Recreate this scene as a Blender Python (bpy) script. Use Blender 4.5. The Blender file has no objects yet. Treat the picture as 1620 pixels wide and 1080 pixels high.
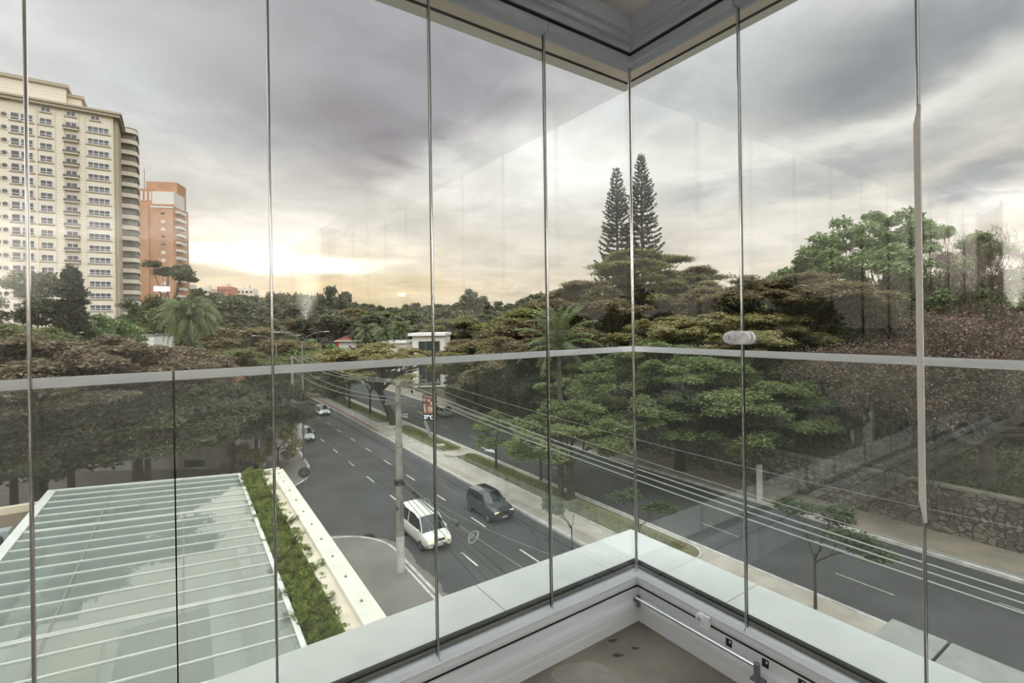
import bpy, math, random
import numpy as np
from mathutils import Vector, Matrix

random.seed(7)
rng = np.random.default_rng(7)
scene = bpy.context.scene
COL = scene.collection

# ------------------------------------------------------------------ camera
EYE = 13.5                    # eye height above the street
F, K = 779.0, 0.0145          # focal length in pixels of a 1620 px frame, roll
cam_d = bpy.data.cameras.new('camera')
cam = bpy.data.objects.new('camera', cam_d)
COL.objects.link(cam)
cam_d.sensor_fit = 'HORIZONTAL'
cam_d.sensor_width = 36.0
cam_d.lens = F / 1620 * 36
cam_d.shift_y = -27.0 / 1620
cam_d.clip_start = 0.05
cam_d.clip_end = 4000
ph = math.atan(K)
cam.matrix_world = Matrix(((math.cos(ph), math.sin(ph), 0, 0), (0, 0, -1, 0), (-math.sin(ph), math.cos(ph), 0, EYE), (0, 0, 0, 1)))
scene.camera = cam

# ------------------------------------------------------------------ colour management
vs = scene.view_settings
scene.display_settings.display_device = 'sRGB'
vs.view_transform = 'Standard'
vs.look = 'None'
vs.exposure = 0.0
vs.gamma = 1.0
vs.use_curve_mapping = False
try:
    scene.cycles.max_bounces = 12
    scene.cycles.diffuse_bounces = 3
    scene.cycles.glossy_bounces = 4
    scene.cycles.transparent_max_bounces = 24
    scene.cycles.caustics_reflective = False
    scene.cycles.caustics_refractive = False
    scene.cycles.sample_clamp_indirect = 25.0
    scene.cycles.use_denoising = True
except Exception:
    pass


def lin(c):
    return tuple((v / 255 / 12.92) if v / 255 <= 0.04045 else ((v / 255 + 0.055) / 1.055) ** 2.4 for v in c)


# ------------------------------------------------------------------ sky
W = bpy.data.worlds.new('sky'); scene.world = W
W.use_nodes = True
nt = W.node_tree; nt.nodes.clear()
N, L = nt.nodes, nt.links


def sky_build():
    def math_(op, a, b=None, c=None):
        n = N.new('ShaderNodeMath'); n.operation = op
        for i, v in enumerate((a, b, c)):
            if v is None: continue
            if isinstance(v, (int, float)): n.inputs[i].default_value = v
            else: L.new(v, n.inputs[i])
        return n.outputs[0]

    def vmath(op, a, b):
        n = N.new('ShaderNodeVectorMath'); n.operation = op
        for i, v in enumerate((a, b)):
            if isinstance(v, tuple): n.inputs[i].default_value = v
            else: L.new(v, n.inputs[i])
        return n.outputs['Value'] if op == 'LENGTH' else n.outputs['Vector']

    def noise(vec, scale, detail, rough=.55, dist=0.0):
        n = N.new('ShaderNodeTexNoise'); n.noise_dimensions = '3D'
        n.inputs['Scale'].default_value = scale; n.inputs['Detail'].default_value = detail
        n.inputs['Roughness'].default_value = rough; n.inputs['Distortion'].default_value = dist
        L.new(vec, n.inputs['Vector'])
        return n

    def comb(x, y, z):
        n = N.new('ShaderNodeCombineXYZ')
        for i, v in enumerate((x, y, z)):
            if isinstance(v, (int, float)): n.inputs[i].default_value = v
            else: L.new(v, n.inputs[i])
        return n.outputs[0]

    def mix(fac, a, b, mode='MIX'):
        n = N.new('ShaderNodeMix'); n.data_type = 'RGBA'; n.blend_type = mode; n.clamp_factor = True
        if isinstance(fac, (int, float)): n.inputs[0].default_value = fac
        else: L.new(fac, n.inputs[0])
        for i, v in ((6, a), (7, b)):
            if isinstance(v, tuple): n.inputs[i].default_value = (*v, 1) if len(v) == 3 else v
            else: L.new(v, n.inputs[i])
        return n.outputs[2]

    def smooth(v, a, b):
        n = N.new('ShaderNodeMapRange'); n.interpolation_type = 'SMOOTHSTEP'
        L.new(v, n.inputs[0]); n.inputs[1].default_value = a; n.inputs[2].default_value = b
        return n.outputs[0]
    tc = N.new('ShaderNodeTexCoord').outputs['Generated']
    sep = N.new('ShaderNodeSeparateXYZ'); L.new(tc, sep.inputs[0])
    x, y, z = sep.outputs
    az = math_('ARCTAN2', x, y)
    el = math_('ARCSINE', z)
    # clouds lie in a layer: project the direction on it for the noise
    zz = math_('ADD', math_('MAXIMUM', z, 0.0), 0.16)
    cp = comb(math_('DIVIDE', x, zz), math_('DIVIDE', y, zz), 0.0)
    n1 = noise(cp, 0.9, 7, .55, .3)
    n2 = noise(cp, 2.6, 6, .6, .4)
    ae = comb(az, math_('MULTIPLY', el, 1.0), 0.0)
    w1 = vmath('SUBTRACT', n1.outputs['Color'], (.5, .5, .5))
    w2 = vmath('SUBTRACT', n2.outputs['Color'], (.5, .5, .5))
    warp = vmath('ADD', vmath('MULTIPLY', w1, (.42, .20, 0)), vmath('MULTIPLY', w2, (.16, .09, 0)))
    V = vmath('ADD', ae, warp)
    w3 = vmath('MULTIPLY', w2, (.10, .035, 0))
    V2 = vmath('ADD', ae, w3)
    # base: warm at the horizon, grey above
    cr = N.new('ShaderNodeValToRGB'); L.new(math_('MULTIPLY', el, 1 / 1.6), cr.inputs[0])
    e = cr.color_ramp.elements
    stops = [(0.0, (222, 210, 190)), (.06, (222, 212, 196)), (.13, (220, 214, 204)), (.22, (214, 212, 206)), (.34, (202, 203, 204)), (.5, (200, 202, 205)), (1, (206, 208, 212))]
    for i, (p, c) in enumerate(stops):
        el_ = e[i] if i < 2 else e.new(p)
        el_.position = p; el_.color = (*lin(c), 1)
    col = cr.outputs[0]

    def pxdir(px, py):
        u = px - 810; v = py - 513
        u2 = u - K * v; v2 = v + K * u
        return math.atan2(u2, F), math.atan2(-v2, math.hypot(u2, F))

    def blob(col, px, py, rx, ry, c, k=1.0, ang=0.0, V=V, hard=0.0, gain=1.0):
        a0, e0 = pxdir(px, py)
        a1, _ = pxdir(px + rx, py); _, e1 = pxdir(px, py - ry)
        sx, sy = abs(a1 - a0), abs(e1 - e0)
        d = vmath('SUBTRACT', V, (a0, e0, 0))
        if ang:
            r = N.new('ShaderNodeVectorRotate'); r.rotation_type = 'Z_AXIS'; r.inputs['Angle'].default_value = -math.radians(ang)
            L.new(d, r.inputs['Vector']); d = r.outputs[0]
        l = vmath('LENGTH', vmath('MULTIPLY', d, (1 / sx, 1 / sy, 0)), (0, 0, 0))
        f = smooth(l, 1.35, hard)
        f = math_('MULTIPLY', f, k)
        lc = tuple(v * gain for v in lin(c))
        return mix(f, col, lc)
    for b in SKY_BLOBS:
        col = blob(col, *b[:5], **(b[5] if len(b) > 5 else {}))
    # streaks of broken cloud across the sunset
    for b in SKY_FINE:
        col = blob(col, *b[:5], V=V2, **(b[5] if len(b) > 5 else {}))
    # small cloud structure everywhere
    m = smooth(n2.outputs['Fac'], .30, .72)
    fine = N.new('ShaderNodeMix'); fine.data_type = 'FLOAT'
    L.new(m, fine.inputs[0]); fine.inputs[2].default_value = .90; fine.inputs[3].default_value = 1.14
    m1 = smooth(n1.outputs['Fac'], .32, .68)
    big = N.new('ShaderNodeMix'); big.data_type = 'FLOAT'
    L.new(m1, big.inputs[0]); big.inputs[2].default_value = .94; big.inputs[3].default_value = 1.10
    g = math_('MULTIPLY', math_('MULTIPLY', fine.outputs[0], big.outputs[0]), SKY_GAIN)
    # unseen sky overhead and behind the building is brightened to light the scene
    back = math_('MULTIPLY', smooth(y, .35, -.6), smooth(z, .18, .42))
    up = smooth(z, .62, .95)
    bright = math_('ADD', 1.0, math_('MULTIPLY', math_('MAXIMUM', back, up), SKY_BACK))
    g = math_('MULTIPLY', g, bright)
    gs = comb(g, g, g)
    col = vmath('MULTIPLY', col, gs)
    below = smooth(z, -.02, -.08)
    col = mix(below, col, (.10, .10, .09))
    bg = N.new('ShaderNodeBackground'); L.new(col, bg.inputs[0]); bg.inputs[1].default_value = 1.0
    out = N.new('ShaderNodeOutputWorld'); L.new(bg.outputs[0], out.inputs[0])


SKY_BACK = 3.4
SKY_GAIN = 1.11
SKY_BLOBS = [
    (480, 470, 420, 80, (226, 202, 160), dict(k=.8)),
    (120, 130, 270, 190, (224, 225, 226), dict(k=.9)),
    (330, 170, 200, 160, (204, 205, 208), dict(k=.8)),
    (560, 60, 330, 190, (162, 160, 166), dict(k=.9)),
    (560, 190, 250, 100, (150, 144, 151), dict(k=.9)),
    (760, 130, 200, 120, (152, 149, 156), dict(k=.85)),
    (900, 60, 300, 60, (160, 160, 166), dict(k=.7)),
    (620, 290, 260, 45, (168, 162, 164), dict(k=.7)),
    (350, 300, 200, 80, (226, 221, 214), dict(k=.9)),
    (420, 355, 260, 45, (218, 210, 200), dict(k=.8)),
    (770, 205, 70, 45, (206, 200, 200), dict(k=.6)),
    (700, 330, 250, 50, (218, 210, 200), dict(k=.5)),
    (900, 275, 220, 90, (246, 245, 240), dict(k=.95)),
    (740, 310, 140, 50, (230, 226, 220), dict(k=.7)),
    (1060, 160, 190, 50, (186, 190, 192), dict(k=.7)),
    (1150, 90, 200, 90, (190, 194, 198), dict(k=.6)),
    (1290, 130, 200, 80, (148, 153, 159), dict(k=.95, ang=20)),
    (1480, 60, 260, 80, (152, 157, 163), dict(k=.95)),
    (1160, 260, 200, 55, (232, 231, 225), dict(k=.85)),
    (1420, 180, 230, 45, (234, 232, 227), dict(k=.9, ang=12)),
    (1330, 265, 260, 32, (172, 175, 176), dict(k=.85, ang=8)),
    (1560, 260, 170, 40, (156, 160, 163), dict(k=.9, ang=14)),
    (1090, 300, 110, 28, (178, 180, 180), dict(k=.8, ang=5)),
    (1500, 335, 280, 36, (230, 224, 216), dict(k=.85)),
    (1250, 350, 300, 40, (224, 218, 209), dict(k=.8)),
    (950, 380, 200, 60, (208, 202, 190), dict(k=.6)),
]
SKY_FINE = [
    (440, 405, 330, 42, (250, 236, 208), dict(k=.7)),
    (360, 400, 110, 17, (255, 255, 250), dict(k=1, gain=1.6, hard=.35)),
    (470, 418, 130, 15, (255, 250, 238), dict(k=1, gain=1.5, hard=.35)),
    (600, 418, 90, 8, (255, 244, 222), dict(k=.8)),
    (480, 409, 24, 4, (214, 200, 176), dict(k=.8)),
    (380, 418, 60, 5, (222, 208, 186), dict(k=.7)),
    (340, 436, 110, 14, (214, 198, 168), dict(k=.8, ang=-6)),
    (560, 452, 200, 22, (232, 208, 166), dict(k=.6)),
    (620, 250, 50, 9, (150, 144, 148), dict(k=.7, ang=-14)),
    (770, 415, 50, 9, (196, 190, 176), dict(k=.6)),
    (840, 420, 60, 8, (192, 188, 174), dict(k=.6)),
]
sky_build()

# the sun stands low behind the clouds, over the left of the avenue
sd = bpy.data.lights.new('sun', 'SUN'); sun = bpy.data.objects.new('sun', sd); COL.objects.link(sun)
sd.energy = 0.5; sd.angle = math.radians(35); sd.color = (1.0, .86, .68)
sun.rotation_euler = Vector((-.42, .88, .34)).to_track_quat('Z', 'Y').to_euler()


# ------------------------------------------------------------------ frames of reference
def px(x, y, Y):
    """world point at depth Y seen at photo pixel (x, y)"""
    u = x - 810; v = y - 513
    return Vector(((u - K * v) / F * Y, Y, EYE - (v + K * u) / F * Y))


def gnd(x, y, z=0.0):
    v = (y - 513) + K * (x - 810)
    return px(x, y, (EYE - z) * F / v)


HR = math.radians(33.6)       # the avenue runs 33.6 degrees left of the view
SV = Vector((math.cos(HR), math.sin(HR), 0))       # across the avenue, away from us
TV = Vector((-math.sin(HR), math.cos(HR), 0))      # along it


def RD(s, t, z=0.0):
    return SV * s + TV * t + Vector((0, 0, z))


def st(p):
    return p.x * SV.x + p.y * SV.y, p.x * TV.x + p.y * TV.y


# balcony: glass corner C, left wall runs back along AL, right wall along AR
C0 = Vector((.524, 2.135, 0))
AL = Vector((-.8241, -.5664, 0)); NL = Vector((-.5664, .8241, 0))
AR = Vector((.5664, -.8241, 0)); NR = Vector((.8241, .5664, 0))


def WL(d, o, z):
    return C0 + AL * d + NL * o + Vector((0, 0, EYE + z))


def WR(d, o, z):
    return C0 + AR * d + NR * o + Vector((0, 0, EYE + z))


# ------------------------------------------------------------------ scene helpers
def tag(o, label=None, cat=None, group=None, kind=None):
    if label: o['label'] = label
    if cat: o['category'] = cat
    if group: o['group'] = group
    if kind: o['kind'] = kind
    return o


def empty(name, loc=(0, 0, 0), rz=0.0, parent=None):
    o = bpy.data.objects.new(name, None); COL.objects.link(o)
    o.location = loc; o.rotation_euler = (0, 0, rz)
    o.empty_display_size = .2
    if parent: o.parent = parent
    return o


def thing(name, label, cat, loc=(0, 0, 0), rz=0.0, group=None):
    return tag(empty(name, loc, rz), label, cat, group)


def copy_tree(o, parent=None):
    c = o.copy(); COL.objects.link(c)
    if parent: c.parent = parent
    for ch in [k for k in o.children]:
        copy_tree(ch, c)
    return c


class MB:
    """collects geometry, links it as ONE mesh object"""
    def __init__(s):
        s.v = []; s.f = []; s.m = []; s.n = 0; s.smooth = []

    def add(s, verts, faces, mi=0, sm=False):
        b = s.n
        s.v.extend(tuple(p) for p in verts); s.n += len(verts)
        s.f.extend(tuple(i + b for i in f) for f in faces)
        s.m.extend([mi] * len(faces)); s.smooth.extend([sm] * len(faces))
        return s

    def box(s, lo, hi, mi=0, M=None):
        x0, y0, z0 = lo; x1, y1, z1 = hi
        v = [Vector(p) for p in ((x0, y0, z0), (x1, y0, z0), (x1, y1, z0), (x0, y1, z0), (x0, y0, z1), (x1, y0, z1), (x1, y1, z1), (x0, y1, z1))]
        if M: v = [M @ p for p in v]
        return s.add(v, [(0, 3, 2, 1), (4, 5, 6, 7), (0, 1, 5, 4), (1, 2, 6, 5), (2, 3, 7, 6), (3, 0, 4, 7)], mi)

    def hexa(s, p, mi=0):
        """8 corners: bottom ring then top ring"""
        return s.add(p, [(0, 3, 2, 1), (4, 5, 6, 7), (0, 1, 5, 4), (1, 2, 6, 5), (2, 3, 7, 6), (3, 0, 4, 7)], mi)

    def prism(s, pts, vec, mi=0):
        n = len(pts); vec = Vector(vec)
        v = [Vector(p) for p in pts] + [Vector(p) + vec for p in pts]
        f = [tuple(range(n))[::-1], tuple(range(n, 2 * n))] + [(i, (i + 1) % n, n + (i + 1) % n, n + i) for i in range(n)]
        return s.add(v, f, mi)

    def tube(s, pts, r, n=8, mi=0, cap=True, sm=True):
        pts = [Vector(p) for p in pts]
        rs = r if isinstance(r, (list, tuple)) else [r] * len(pts)
        rings = []
        up = Vector((0, 0, 1))
        prev = None
        for i, p in enumerate(pts):
            a = pts[max(i - 1, 0)]; b = pts[min(i + 1, len(pts) - 1)]
            d = (b - a)
            if d.length < 1e-9: d = Vector((0, 0, 1))
            d.normalize()
            if prev is None:
                x = d.cross(up if abs(d.z) < .95 else Vector((1, 0, 0))).normalized()
            else:
                x = (prev - d * prev.dot(d))
                x = x.normalized() if x.length > 1e-6 else d.orthogonal().normalized()
            prev = x
            y = d.cross(x)
            rings.append([p + (x * math.cos(2 * math.pi * k / n) + y * math.sin(2 * math.pi * k / n)) * rs[i] for k in range(n)])
        v = [q for r_ in rings for q in r_]
        f = [(i * n + k, i * n + (k + 1) % n, (i + 1) * n + (k + 1) % n, (i + 1) * n + k) for i in range(len(pts) - 1) for k in range(n)]
        s.add(v, f, mi, sm)
        if cap:
            s.add(rings[0], [tuple(range(n))[::-1]], mi); s.add(rings[-1], [tuple(range(n))], mi)
        return s

    def lathe(s, prof, M=None, n=20, mi=0, sm=True):
        """prof [(r, z)] around local z"""
        v = []
        for r, z in prof:
            for k in range(n):
                p = Vector((r * math.cos(2 * math.pi * k / n), r * math.sin(2 * math.pi * k / n), z))
                v.append(M @ p if M else p)
        f = [(i * n + k, i * n + (k + 1) % n, (i + 1) * n + (k + 1) % n, (i + 1) * n + k) for i in range(len(prof) - 1) for k in range(n)]
        s.add(v, f, mi, sm)
        s.add(v[:n], [tuple(range(n))[::-1]], mi); s.add(v[-n:], [tuple(range(n))], mi)
        return s

    def strip(s, a, b, mi=0):
        """quads between two rows of points"""
        n = len(a)
        return s.add(list(a) + list(b), [(i, i + 1, n + i + 1, n + i) for i in range(n - 1)], mi)

    def build(s, name, mats, parent=None, bevel=0.0, origin=None):
        me = bpy.data.meshes.new(name)
        if origin is not None:
            o_ = Vector(origin); vv = [tuple(Vector(p) - o_) for p in s.v]
        else: vv = s.v
        me.from_pydata(vv, [], s.f)
        mats = mats if isinstance(mats, (list, tuple)) else [mats]
        for m in mats: me.materials.append(m)
        me.polygons.foreach_set('material_index', s.m)
        me.polygons.foreach_set('use_smooth', s.smooth)
        me.update()
        o = bpy.data.objects.new(name, me); COL.objects.link(o)
        if origin is not None: o.location = o_
        if parent: o.parent = parent
        if bevel:
            b = o.modifiers.new('bevel', 'BEVEL'); b.width = bevel; b.segments = 2; b.limit_method = 'ANGLE'; b.angle_limit = math.radians(40)
        return o


def struct(name, mb, mats, **k):
    return tag(mb.build(name, mats, **k), kind='structure')


def quads_mesh(name, V, nq, mats, mi=None, uvs=None):
    """V: (4*nq, 3) array of corner points -> a mesh of nq separate quads"""
    me = bpy.data.meshes.new(name)
    me.vertices.add(4 * nq); me.vertices.foreach_set('co', V.astype(np.float32).ravel())
    me.loops.add(4 * nq); me.loops.foreach_set('vertex_index', np.arange(4 * nq, dtype=np.int32))
    me.polygons.add(nq); me.polygons.foreach_set('loop_start', np.arange(0, 4 * nq, 4, dtype=np.int32))
    for m in (mats if isinstance(mats, (list, tuple)) else [mats]): me.materials.append(m)
    if mi is not None: me.polygons.foreach_set('material_index', mi.astype(np.int32))
    me.update(calc_edges=True)
    return me


def obj(name, me, parent=None):
    o = bpy.data.objects.new(name, me); COL.objects.link(o)
    if parent: o.parent = parent
    return o


# ------------------------------------------------------------------ materials
MATS = {}


def pbr(name, c, c2=None, scale=5.0, rough=.6, metal=0.0, spec=.5, bump=0.0, bscale=None, detail=4, coord='Object', emit=0.0, stretch=None, contrast=(.35, .65), coat=0.0):
    if name in MATS: return MATS[name]
    m = bpy.data.materials.new(name); m.use_nodes = True
    n, l = m.node_tree.nodes, m.node_tree.links
    b = n['Principled BSDF']
    c = lin(c)
    b.inputs['Base Color'].default_value = (*c, 1)
    b.inputs['Roughness'].default_value = rough; b.inputs['Metallic'].default_value = metal
    b.inputs['Specular IOR Level'].default_value = spec
    if coat: b.inputs['Coat Weight'].default_value = coat
    if emit:
        b.inputs['Emission Color'].default_value = (*c, 1); b.inputs['Emission Strength'].default_value = emit
    if c2 is not None or bump:
        tc = n.new('ShaderNodeTexCoord'); src = tc.outputs[coord]
        if stretch:
            mp = n.new('ShaderNodeMapping'); mp.inputs['Scale'].default_value = stretch; l.new(src, mp.inputs[0]); src = mp.outputs[0]
    if c2 is not None:
        t = n.new('ShaderNodeTexNoise'); t.inputs['Scale'].default_value = scale; t.inputs['Detail'].default_value = detail
        l.new(src, t.inputs['Vector'])
        r = n.new('ShaderNodeMapRange'); r.inputs[1].default_value, r.inputs[2].default_value = contrast
        l.new(t.outputs['Fac'], r.inputs[0])
        x = n.new('ShaderNodeMix'); x.data_type = 'RGBA'
        l.new(r.outputs[0], x.inputs[0]); x.inputs[6].default_value = (*c, 1); x.inputs[7].default_value = (*lin(c2), 1)
        l.new(x.outputs[2], b.inputs['Base Color'])
    if bump:
        t2 = n.new('ShaderNodeTexNoise'); t2.inputs['Scale'].default_value = bscale or scale * 4; t2.inputs['Detail'].default_value = 6
        l.new(src, t2.inputs['Vector'])
        bp = n.new('ShaderNodeBump'); bp.inputs['Strength'].default_value = bump; bp.inputs['Distance'].default_value = .02
        l.new(t2.outputs['Fac'], bp.inputs['Height']); l.new(bp.outputs[0], b.inputs['Normal'])
    MATS[name] = m
    return m


def glass(name, tint, ior=1.45, rough=0.0, haze=0.0, hazec=(200, 205, 200)):
    """clear sheet glass: passes light with a tint, mirrors by Fresnel"""
    m = bpy.data.materials.new(name); m.use_nodes = True
    n, l = m.node_tree.nodes, m.node_tree.links
    n.remove(n['Principled BSDF'])
    tr = n.new('ShaderNodeBsdfTransparent'); tr.inputs[0].default_value = (*tint, 1)
    gl = n.new('ShaderNodeBsdfGlossy'); gl.inputs['Roughness'].default_value = rough
    gl.inputs['Color'].default_value = (1, 1, 1, 1)
    fr = n.new('ShaderNodeFresnel'); fr.inputs['IOR'].default_value = ior
    # use the same curve on both faces of the sheet
    geo = n.new('ShaderNodeNewGeometry'); dot = n.new('ShaderNodeVectorMath'); dot.operation = 'DOT_PRODUCT'
    l.new(geo.outputs['Incoming'], dot.inputs[0]); l.new(geo.outputs['Normal'], dot.inputs[1])
    ab = n.new('ShaderNodeMath'); ab.operation = 'ABSOLUTE'; l.new(dot.outputs['Value'], ab.inputs[0])
    sb = n.new('ShaderNodeMath'); sb.operation = 'SUBTRACT'; sb.inputs[0].default_value = 1; l.new(ab.outputs[0], sb.inputs[1])
    pw = n.new('ShaderNodeMath'); pw.operation = 'POWER'; l.new(sb.outputs[0], pw.inputs[0]); pw.inputs[1].default_value = 5
    f0 = ((ior - 1) / (ior + 1)) ** 2
    ma = n.new('ShaderNodeMath'); ma.operation = 'MULTIPLY_ADD'; l.new(pw.outputs[0], ma.inputs[0]); ma.inputs[1].default_value = 1 - f0; ma.inputs[2].default_value = f0
    mx = n.new('ShaderNodeMixShader'); l.new(ma.outputs[0], mx.inputs[0]); l.new(tr.outputs[0], mx.inputs[1]); l.new(gl.outputs[0], mx.inputs[2])
    n.remove(fr)
    res = mx.outputs[0]
    if haze:
        df = n.new('ShaderNodeBsdfDiffuse'); df.inputs[0].default_value = (*lin(hazec), 1)
        tl = n.new('ShaderNodeBsdfTranslucent'); tl.inputs[0].default_value = (*lin(hazec), 1)
        h = n.new('ShaderNodeMixShader'); h.inputs[0].default_value = .5; l.new(df.outputs[0], h.inputs[1]); l.new(tl.outputs[0], h.inputs[2])
        mm = n.new('ShaderNodeMixShader'); mm.inputs[0].default_value = haze; l.new(res, mm.inputs[1]); l.new(h.outputs[0], mm.inputs[2])
        res = mm.outputs[0]
    l.new(res, n['Material Output'].inputs[0])
    MATS[name] = m
    return m


def leafmat(name, c1, c2, c3=None, trans=.35, scale=.35):
    """leaves: colour varies from leaf to leaf and in patches over the crown"""
    m = bpy.data.materials.new(name); m.use_nodes = True
    n, l = m.node_tree.nodes, m.node_tree.links
    def soft(c):
        g = sum(c) / 3; return tuple(min(235, (v * .86 + g * .14) * 1.10) for v in c)
    c1, c2 = soft(c1), soft(c2)
    if c3: c3 = soft(c3)
    n.remove(n['Principled BSDF'])
    geo = n.new('ShaderNodeNewGeometry')
    tc = n.new('ShaderNodeTexCoord'); t = n.new('ShaderNodeTexNoise'); t.inputs['Scale'].default_value = scale; t.inputs['Detail'].default_value = 3
    l.new(tc.outputs['Object'], t.inputs['Vector'])
    r = n.new('ShaderNodeMapRange'); r.inputs[1].default_value = .38; r.inputs[2].default_value = .62; l.new(t.outputs['Fac'], r.inputs[0])
    x = n.new('ShaderNodeMix'); x.data_type = 'RGBA'; l.new(r.outputs[0], x.inputs[0])
    x.inputs[6].default_value = (*lin(c1), 1); x.inputs[7].default_value = (*lin(c2), 1)
    y = n.new('ShaderNodeMix'); y.data_type = 'RGBA'
    pw = n.new('ShaderNodeMath'); pw.operation = 'POWER'; l.new(geo.outputs['Random Per Island'], pw.inputs[0]); pw.inputs[1].default_value = 2.0
    l.new(pw.outputs[0], y.inputs[0]); l.new(x.outputs[2], y.inputs[6])
    y.inputs[7].default_value = (*lin(c3 or tuple(min(255, int(v * 1.35)) for v in c2)), 1)
    df = n.new('ShaderNodeBsdfDiffuse'); tl = n.new('ShaderNodeBsdfTranslucent')
    l.new(y.outputs[2], df.inputs[0]); l.new(y.outputs[2], tl.inputs[0])
    mx = n.new('ShaderNodeMixShader'); mx.inputs[0].default_value = trans
    l.new(df.outputs[0], mx.inputs[1]); l.new(tl.outputs[0], mx.inputs[2])
    l.new(mx.outputs[0], n['Material Output'].inputs[0])
    MATS[name] = m
    return m

# ================================================================== GROUND, AVENUE
asphalt = pbr('asphalt', (66, 66, 65), (78, 78, 77), scale=.35, rough=.85, bump=.15, bscale=30, spec=.3)
asphalt_side = pbr('asphalt_worn', (84, 83, 81), (74, 73, 72), scale=.3, rough=.9, spec=.3)
concrete_walk = pbr('sidewalk_concrete', (182, 173, 160), (160, 151, 138), scale=.8, rough=.9)
concrete_tan = pbr('sidewalk_tan', (156, 144, 126), (134, 124, 110), scale=.6, rough=.9)
concrete_grey = pbr('sidewalk_grey', (132, 126, 118), (118, 112, 105), scale=.5, rough=.9)
kerbm = pbr('kerb_white', (206, 203, 196), (168, 164, 156), scale=2.0, rough=.8)
paint = pbr('road_paint', (216, 214, 204), (170, 168, 160), scale=6, rough=.7, contrast=(.45, .7))
paint_dull = pbr('road_paint_worn', (166, 164, 156), (130, 129, 124), scale=6, rough=.7)
grass_m = pbr('lawn', (86, 92, 48), (108, 98, 64), scale=.5, rough=.95, bump=.6, bscale=14)
dirt_m = pbr('park_soil', (64, 66, 40), (92, 82, 60), scale=.3, rough=1)
red_path = pbr('red_path', (150, 104, 92), (140, 112, 98), scale=1, rough=.9)
dirt_edge = pbr('gutter_sand', (128, 122, 112), (108, 104, 98), scale=2.5, rough=.95)


def ribbon(s0, s1, t0, t1, z, nseg=1, z1=None):
    mb = MB()
    a = [RD(s0, t0 + (t1 - t0) * i / nseg, z) for i in range(nseg + 1)]
    b = [RD(s1, t0 + (t1 - t0) * i / nseg, z1 if z1 is not None else z) for i in range(nseg + 1)]
    return mb.strip(b, a)


def slab(s0, s1, t0, t1, z0, z1):
    mb = MB()
    mb.hexa([RD(s0, t0, z0), RD(s1, t0, z0), RD(s1, t1, z0), RD(s0, t1, z0), RD(s0, t0, z1), RD(s1, t0, z1), RD(s1, t1, z1), RD(s0, t1, z1)])
    return mb


# land under everything
mb = MB(); mb.add([(-900, -700, -.25), (900, -700, -.25), (900, 1500, -.25), (-900, 1500, -.25)], [(0, 1, 2, 3)])
struct('ground', mb, dirt_m)
S_K0, S_K1 = 10.4, 19.9       # near carriageway
S_M1 = 25.6                   # far edge of the median
S_F1 = 35.2                   # far kerb
T0, T1 = -25.0, 330.0
struct('road_near_carriageway', slab(S_K0 - .4, S_K1 + .2, T0, T1, -.2, 0), asphalt)
struct('road_far_carriageway', slab(S_M1 - .2, S_F1 + .2, T0, T1, -.2, 0), asphalt)

# pavement on our side with the side street cut out of it
PT0 = 33.3                    # pavement on our side ends here at the side street
mb = MB()
pts = [RD(-6, -25, .14), RD(S_K0, -25, .14), RD(S_K0, 27.5, .14)]
for k in range(9):
    a = math.pi / 2 * k / 8
    pts.append(RD(S_K0 - 4.2 + 4.2 * math.cos(a), 28.6 + 4.2 * math.sin(a), .14))
pts += [RD(-6, 32.8, .14)]
mb.prism([Vector((p.x, p.y, -.2)) for p in pts], (0, 0, .34))
struct('sidewalk_near', mb, concrete_grey)
mb = MB()
edge = [RD(S_K0, -25, .15), RD(S_K0, 27.5, .15)] + [RD(S_K0 - 4.2 + 4.2 * math.cos(math.pi / 2 * k / 10), 28.6 + 4.2 * math.sin(math.pi / 2 * k / 10), .15) for k in range(11)] + [RD(-6, 32.8, .15)]
cen = RD(3, 10)


def kerb_line(edge, w, h, inward):
    mb = MB()
    rows = []
    for i, p in enumerate(edge):
        a = edge[max(i - 1, 0)]; b = edge[min(i + 1, len(edge) - 1)]
        d = (b - a).normalized(); nn = Vector((-d.y, d.x, 0)) * inward
        rows.append([p + Vector((0, 0, -h)), p.copy(), p + nn * w, p + nn * w + Vector((0, 0, -h))])
    for i in range(len(rows) - 1):
        A, B = rows[i], rows[i + 1]
        mb.add(A + B, [(0, 4, 5, 1), (1, 5, 6, 2), (2, 6, 7, 3)])
    mb.add(rows[0], [(0, 1, 2, 3)]); mb.add(rows[-1], [(3, 2, 1, 0)])
    return mb


struct('kerb_near', kerb_line(edge, .16, .16, 1), kerbm)
# sandy gutter beside that kerb, a wavering edge
mb = MB()
off = [(p, (b - a).normalized()) for p, a, b in zip(edge[1:], edge[:-1], edge[2:] + [edge[-1] + (edge[-1] - edge[-2])])]
path = [RD(S_K0, t) for t in np.arange(5, 27.5, .35)] + [Vector((p.x, p.y, 0)) for p in edge[1:-1]]
A, B = [], []
for i, p in enumerate(path):
    a = path[max(i - 1, 0)]; b = path[min(i + 1, len(path) - 1)]
    d = (b - a).normalized(); nn = Vector((d.y, -d.x, 0))
    A.append(Vector((p.x, p.y, .006))); B.append(Vector((p.x, p.y, .006)) + nn * (.42 + .16 * random.random() + .12 * math.sin(i * .6)))
mb.strip(B, A)
struct('gutter', mb, dirt_edge)
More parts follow.
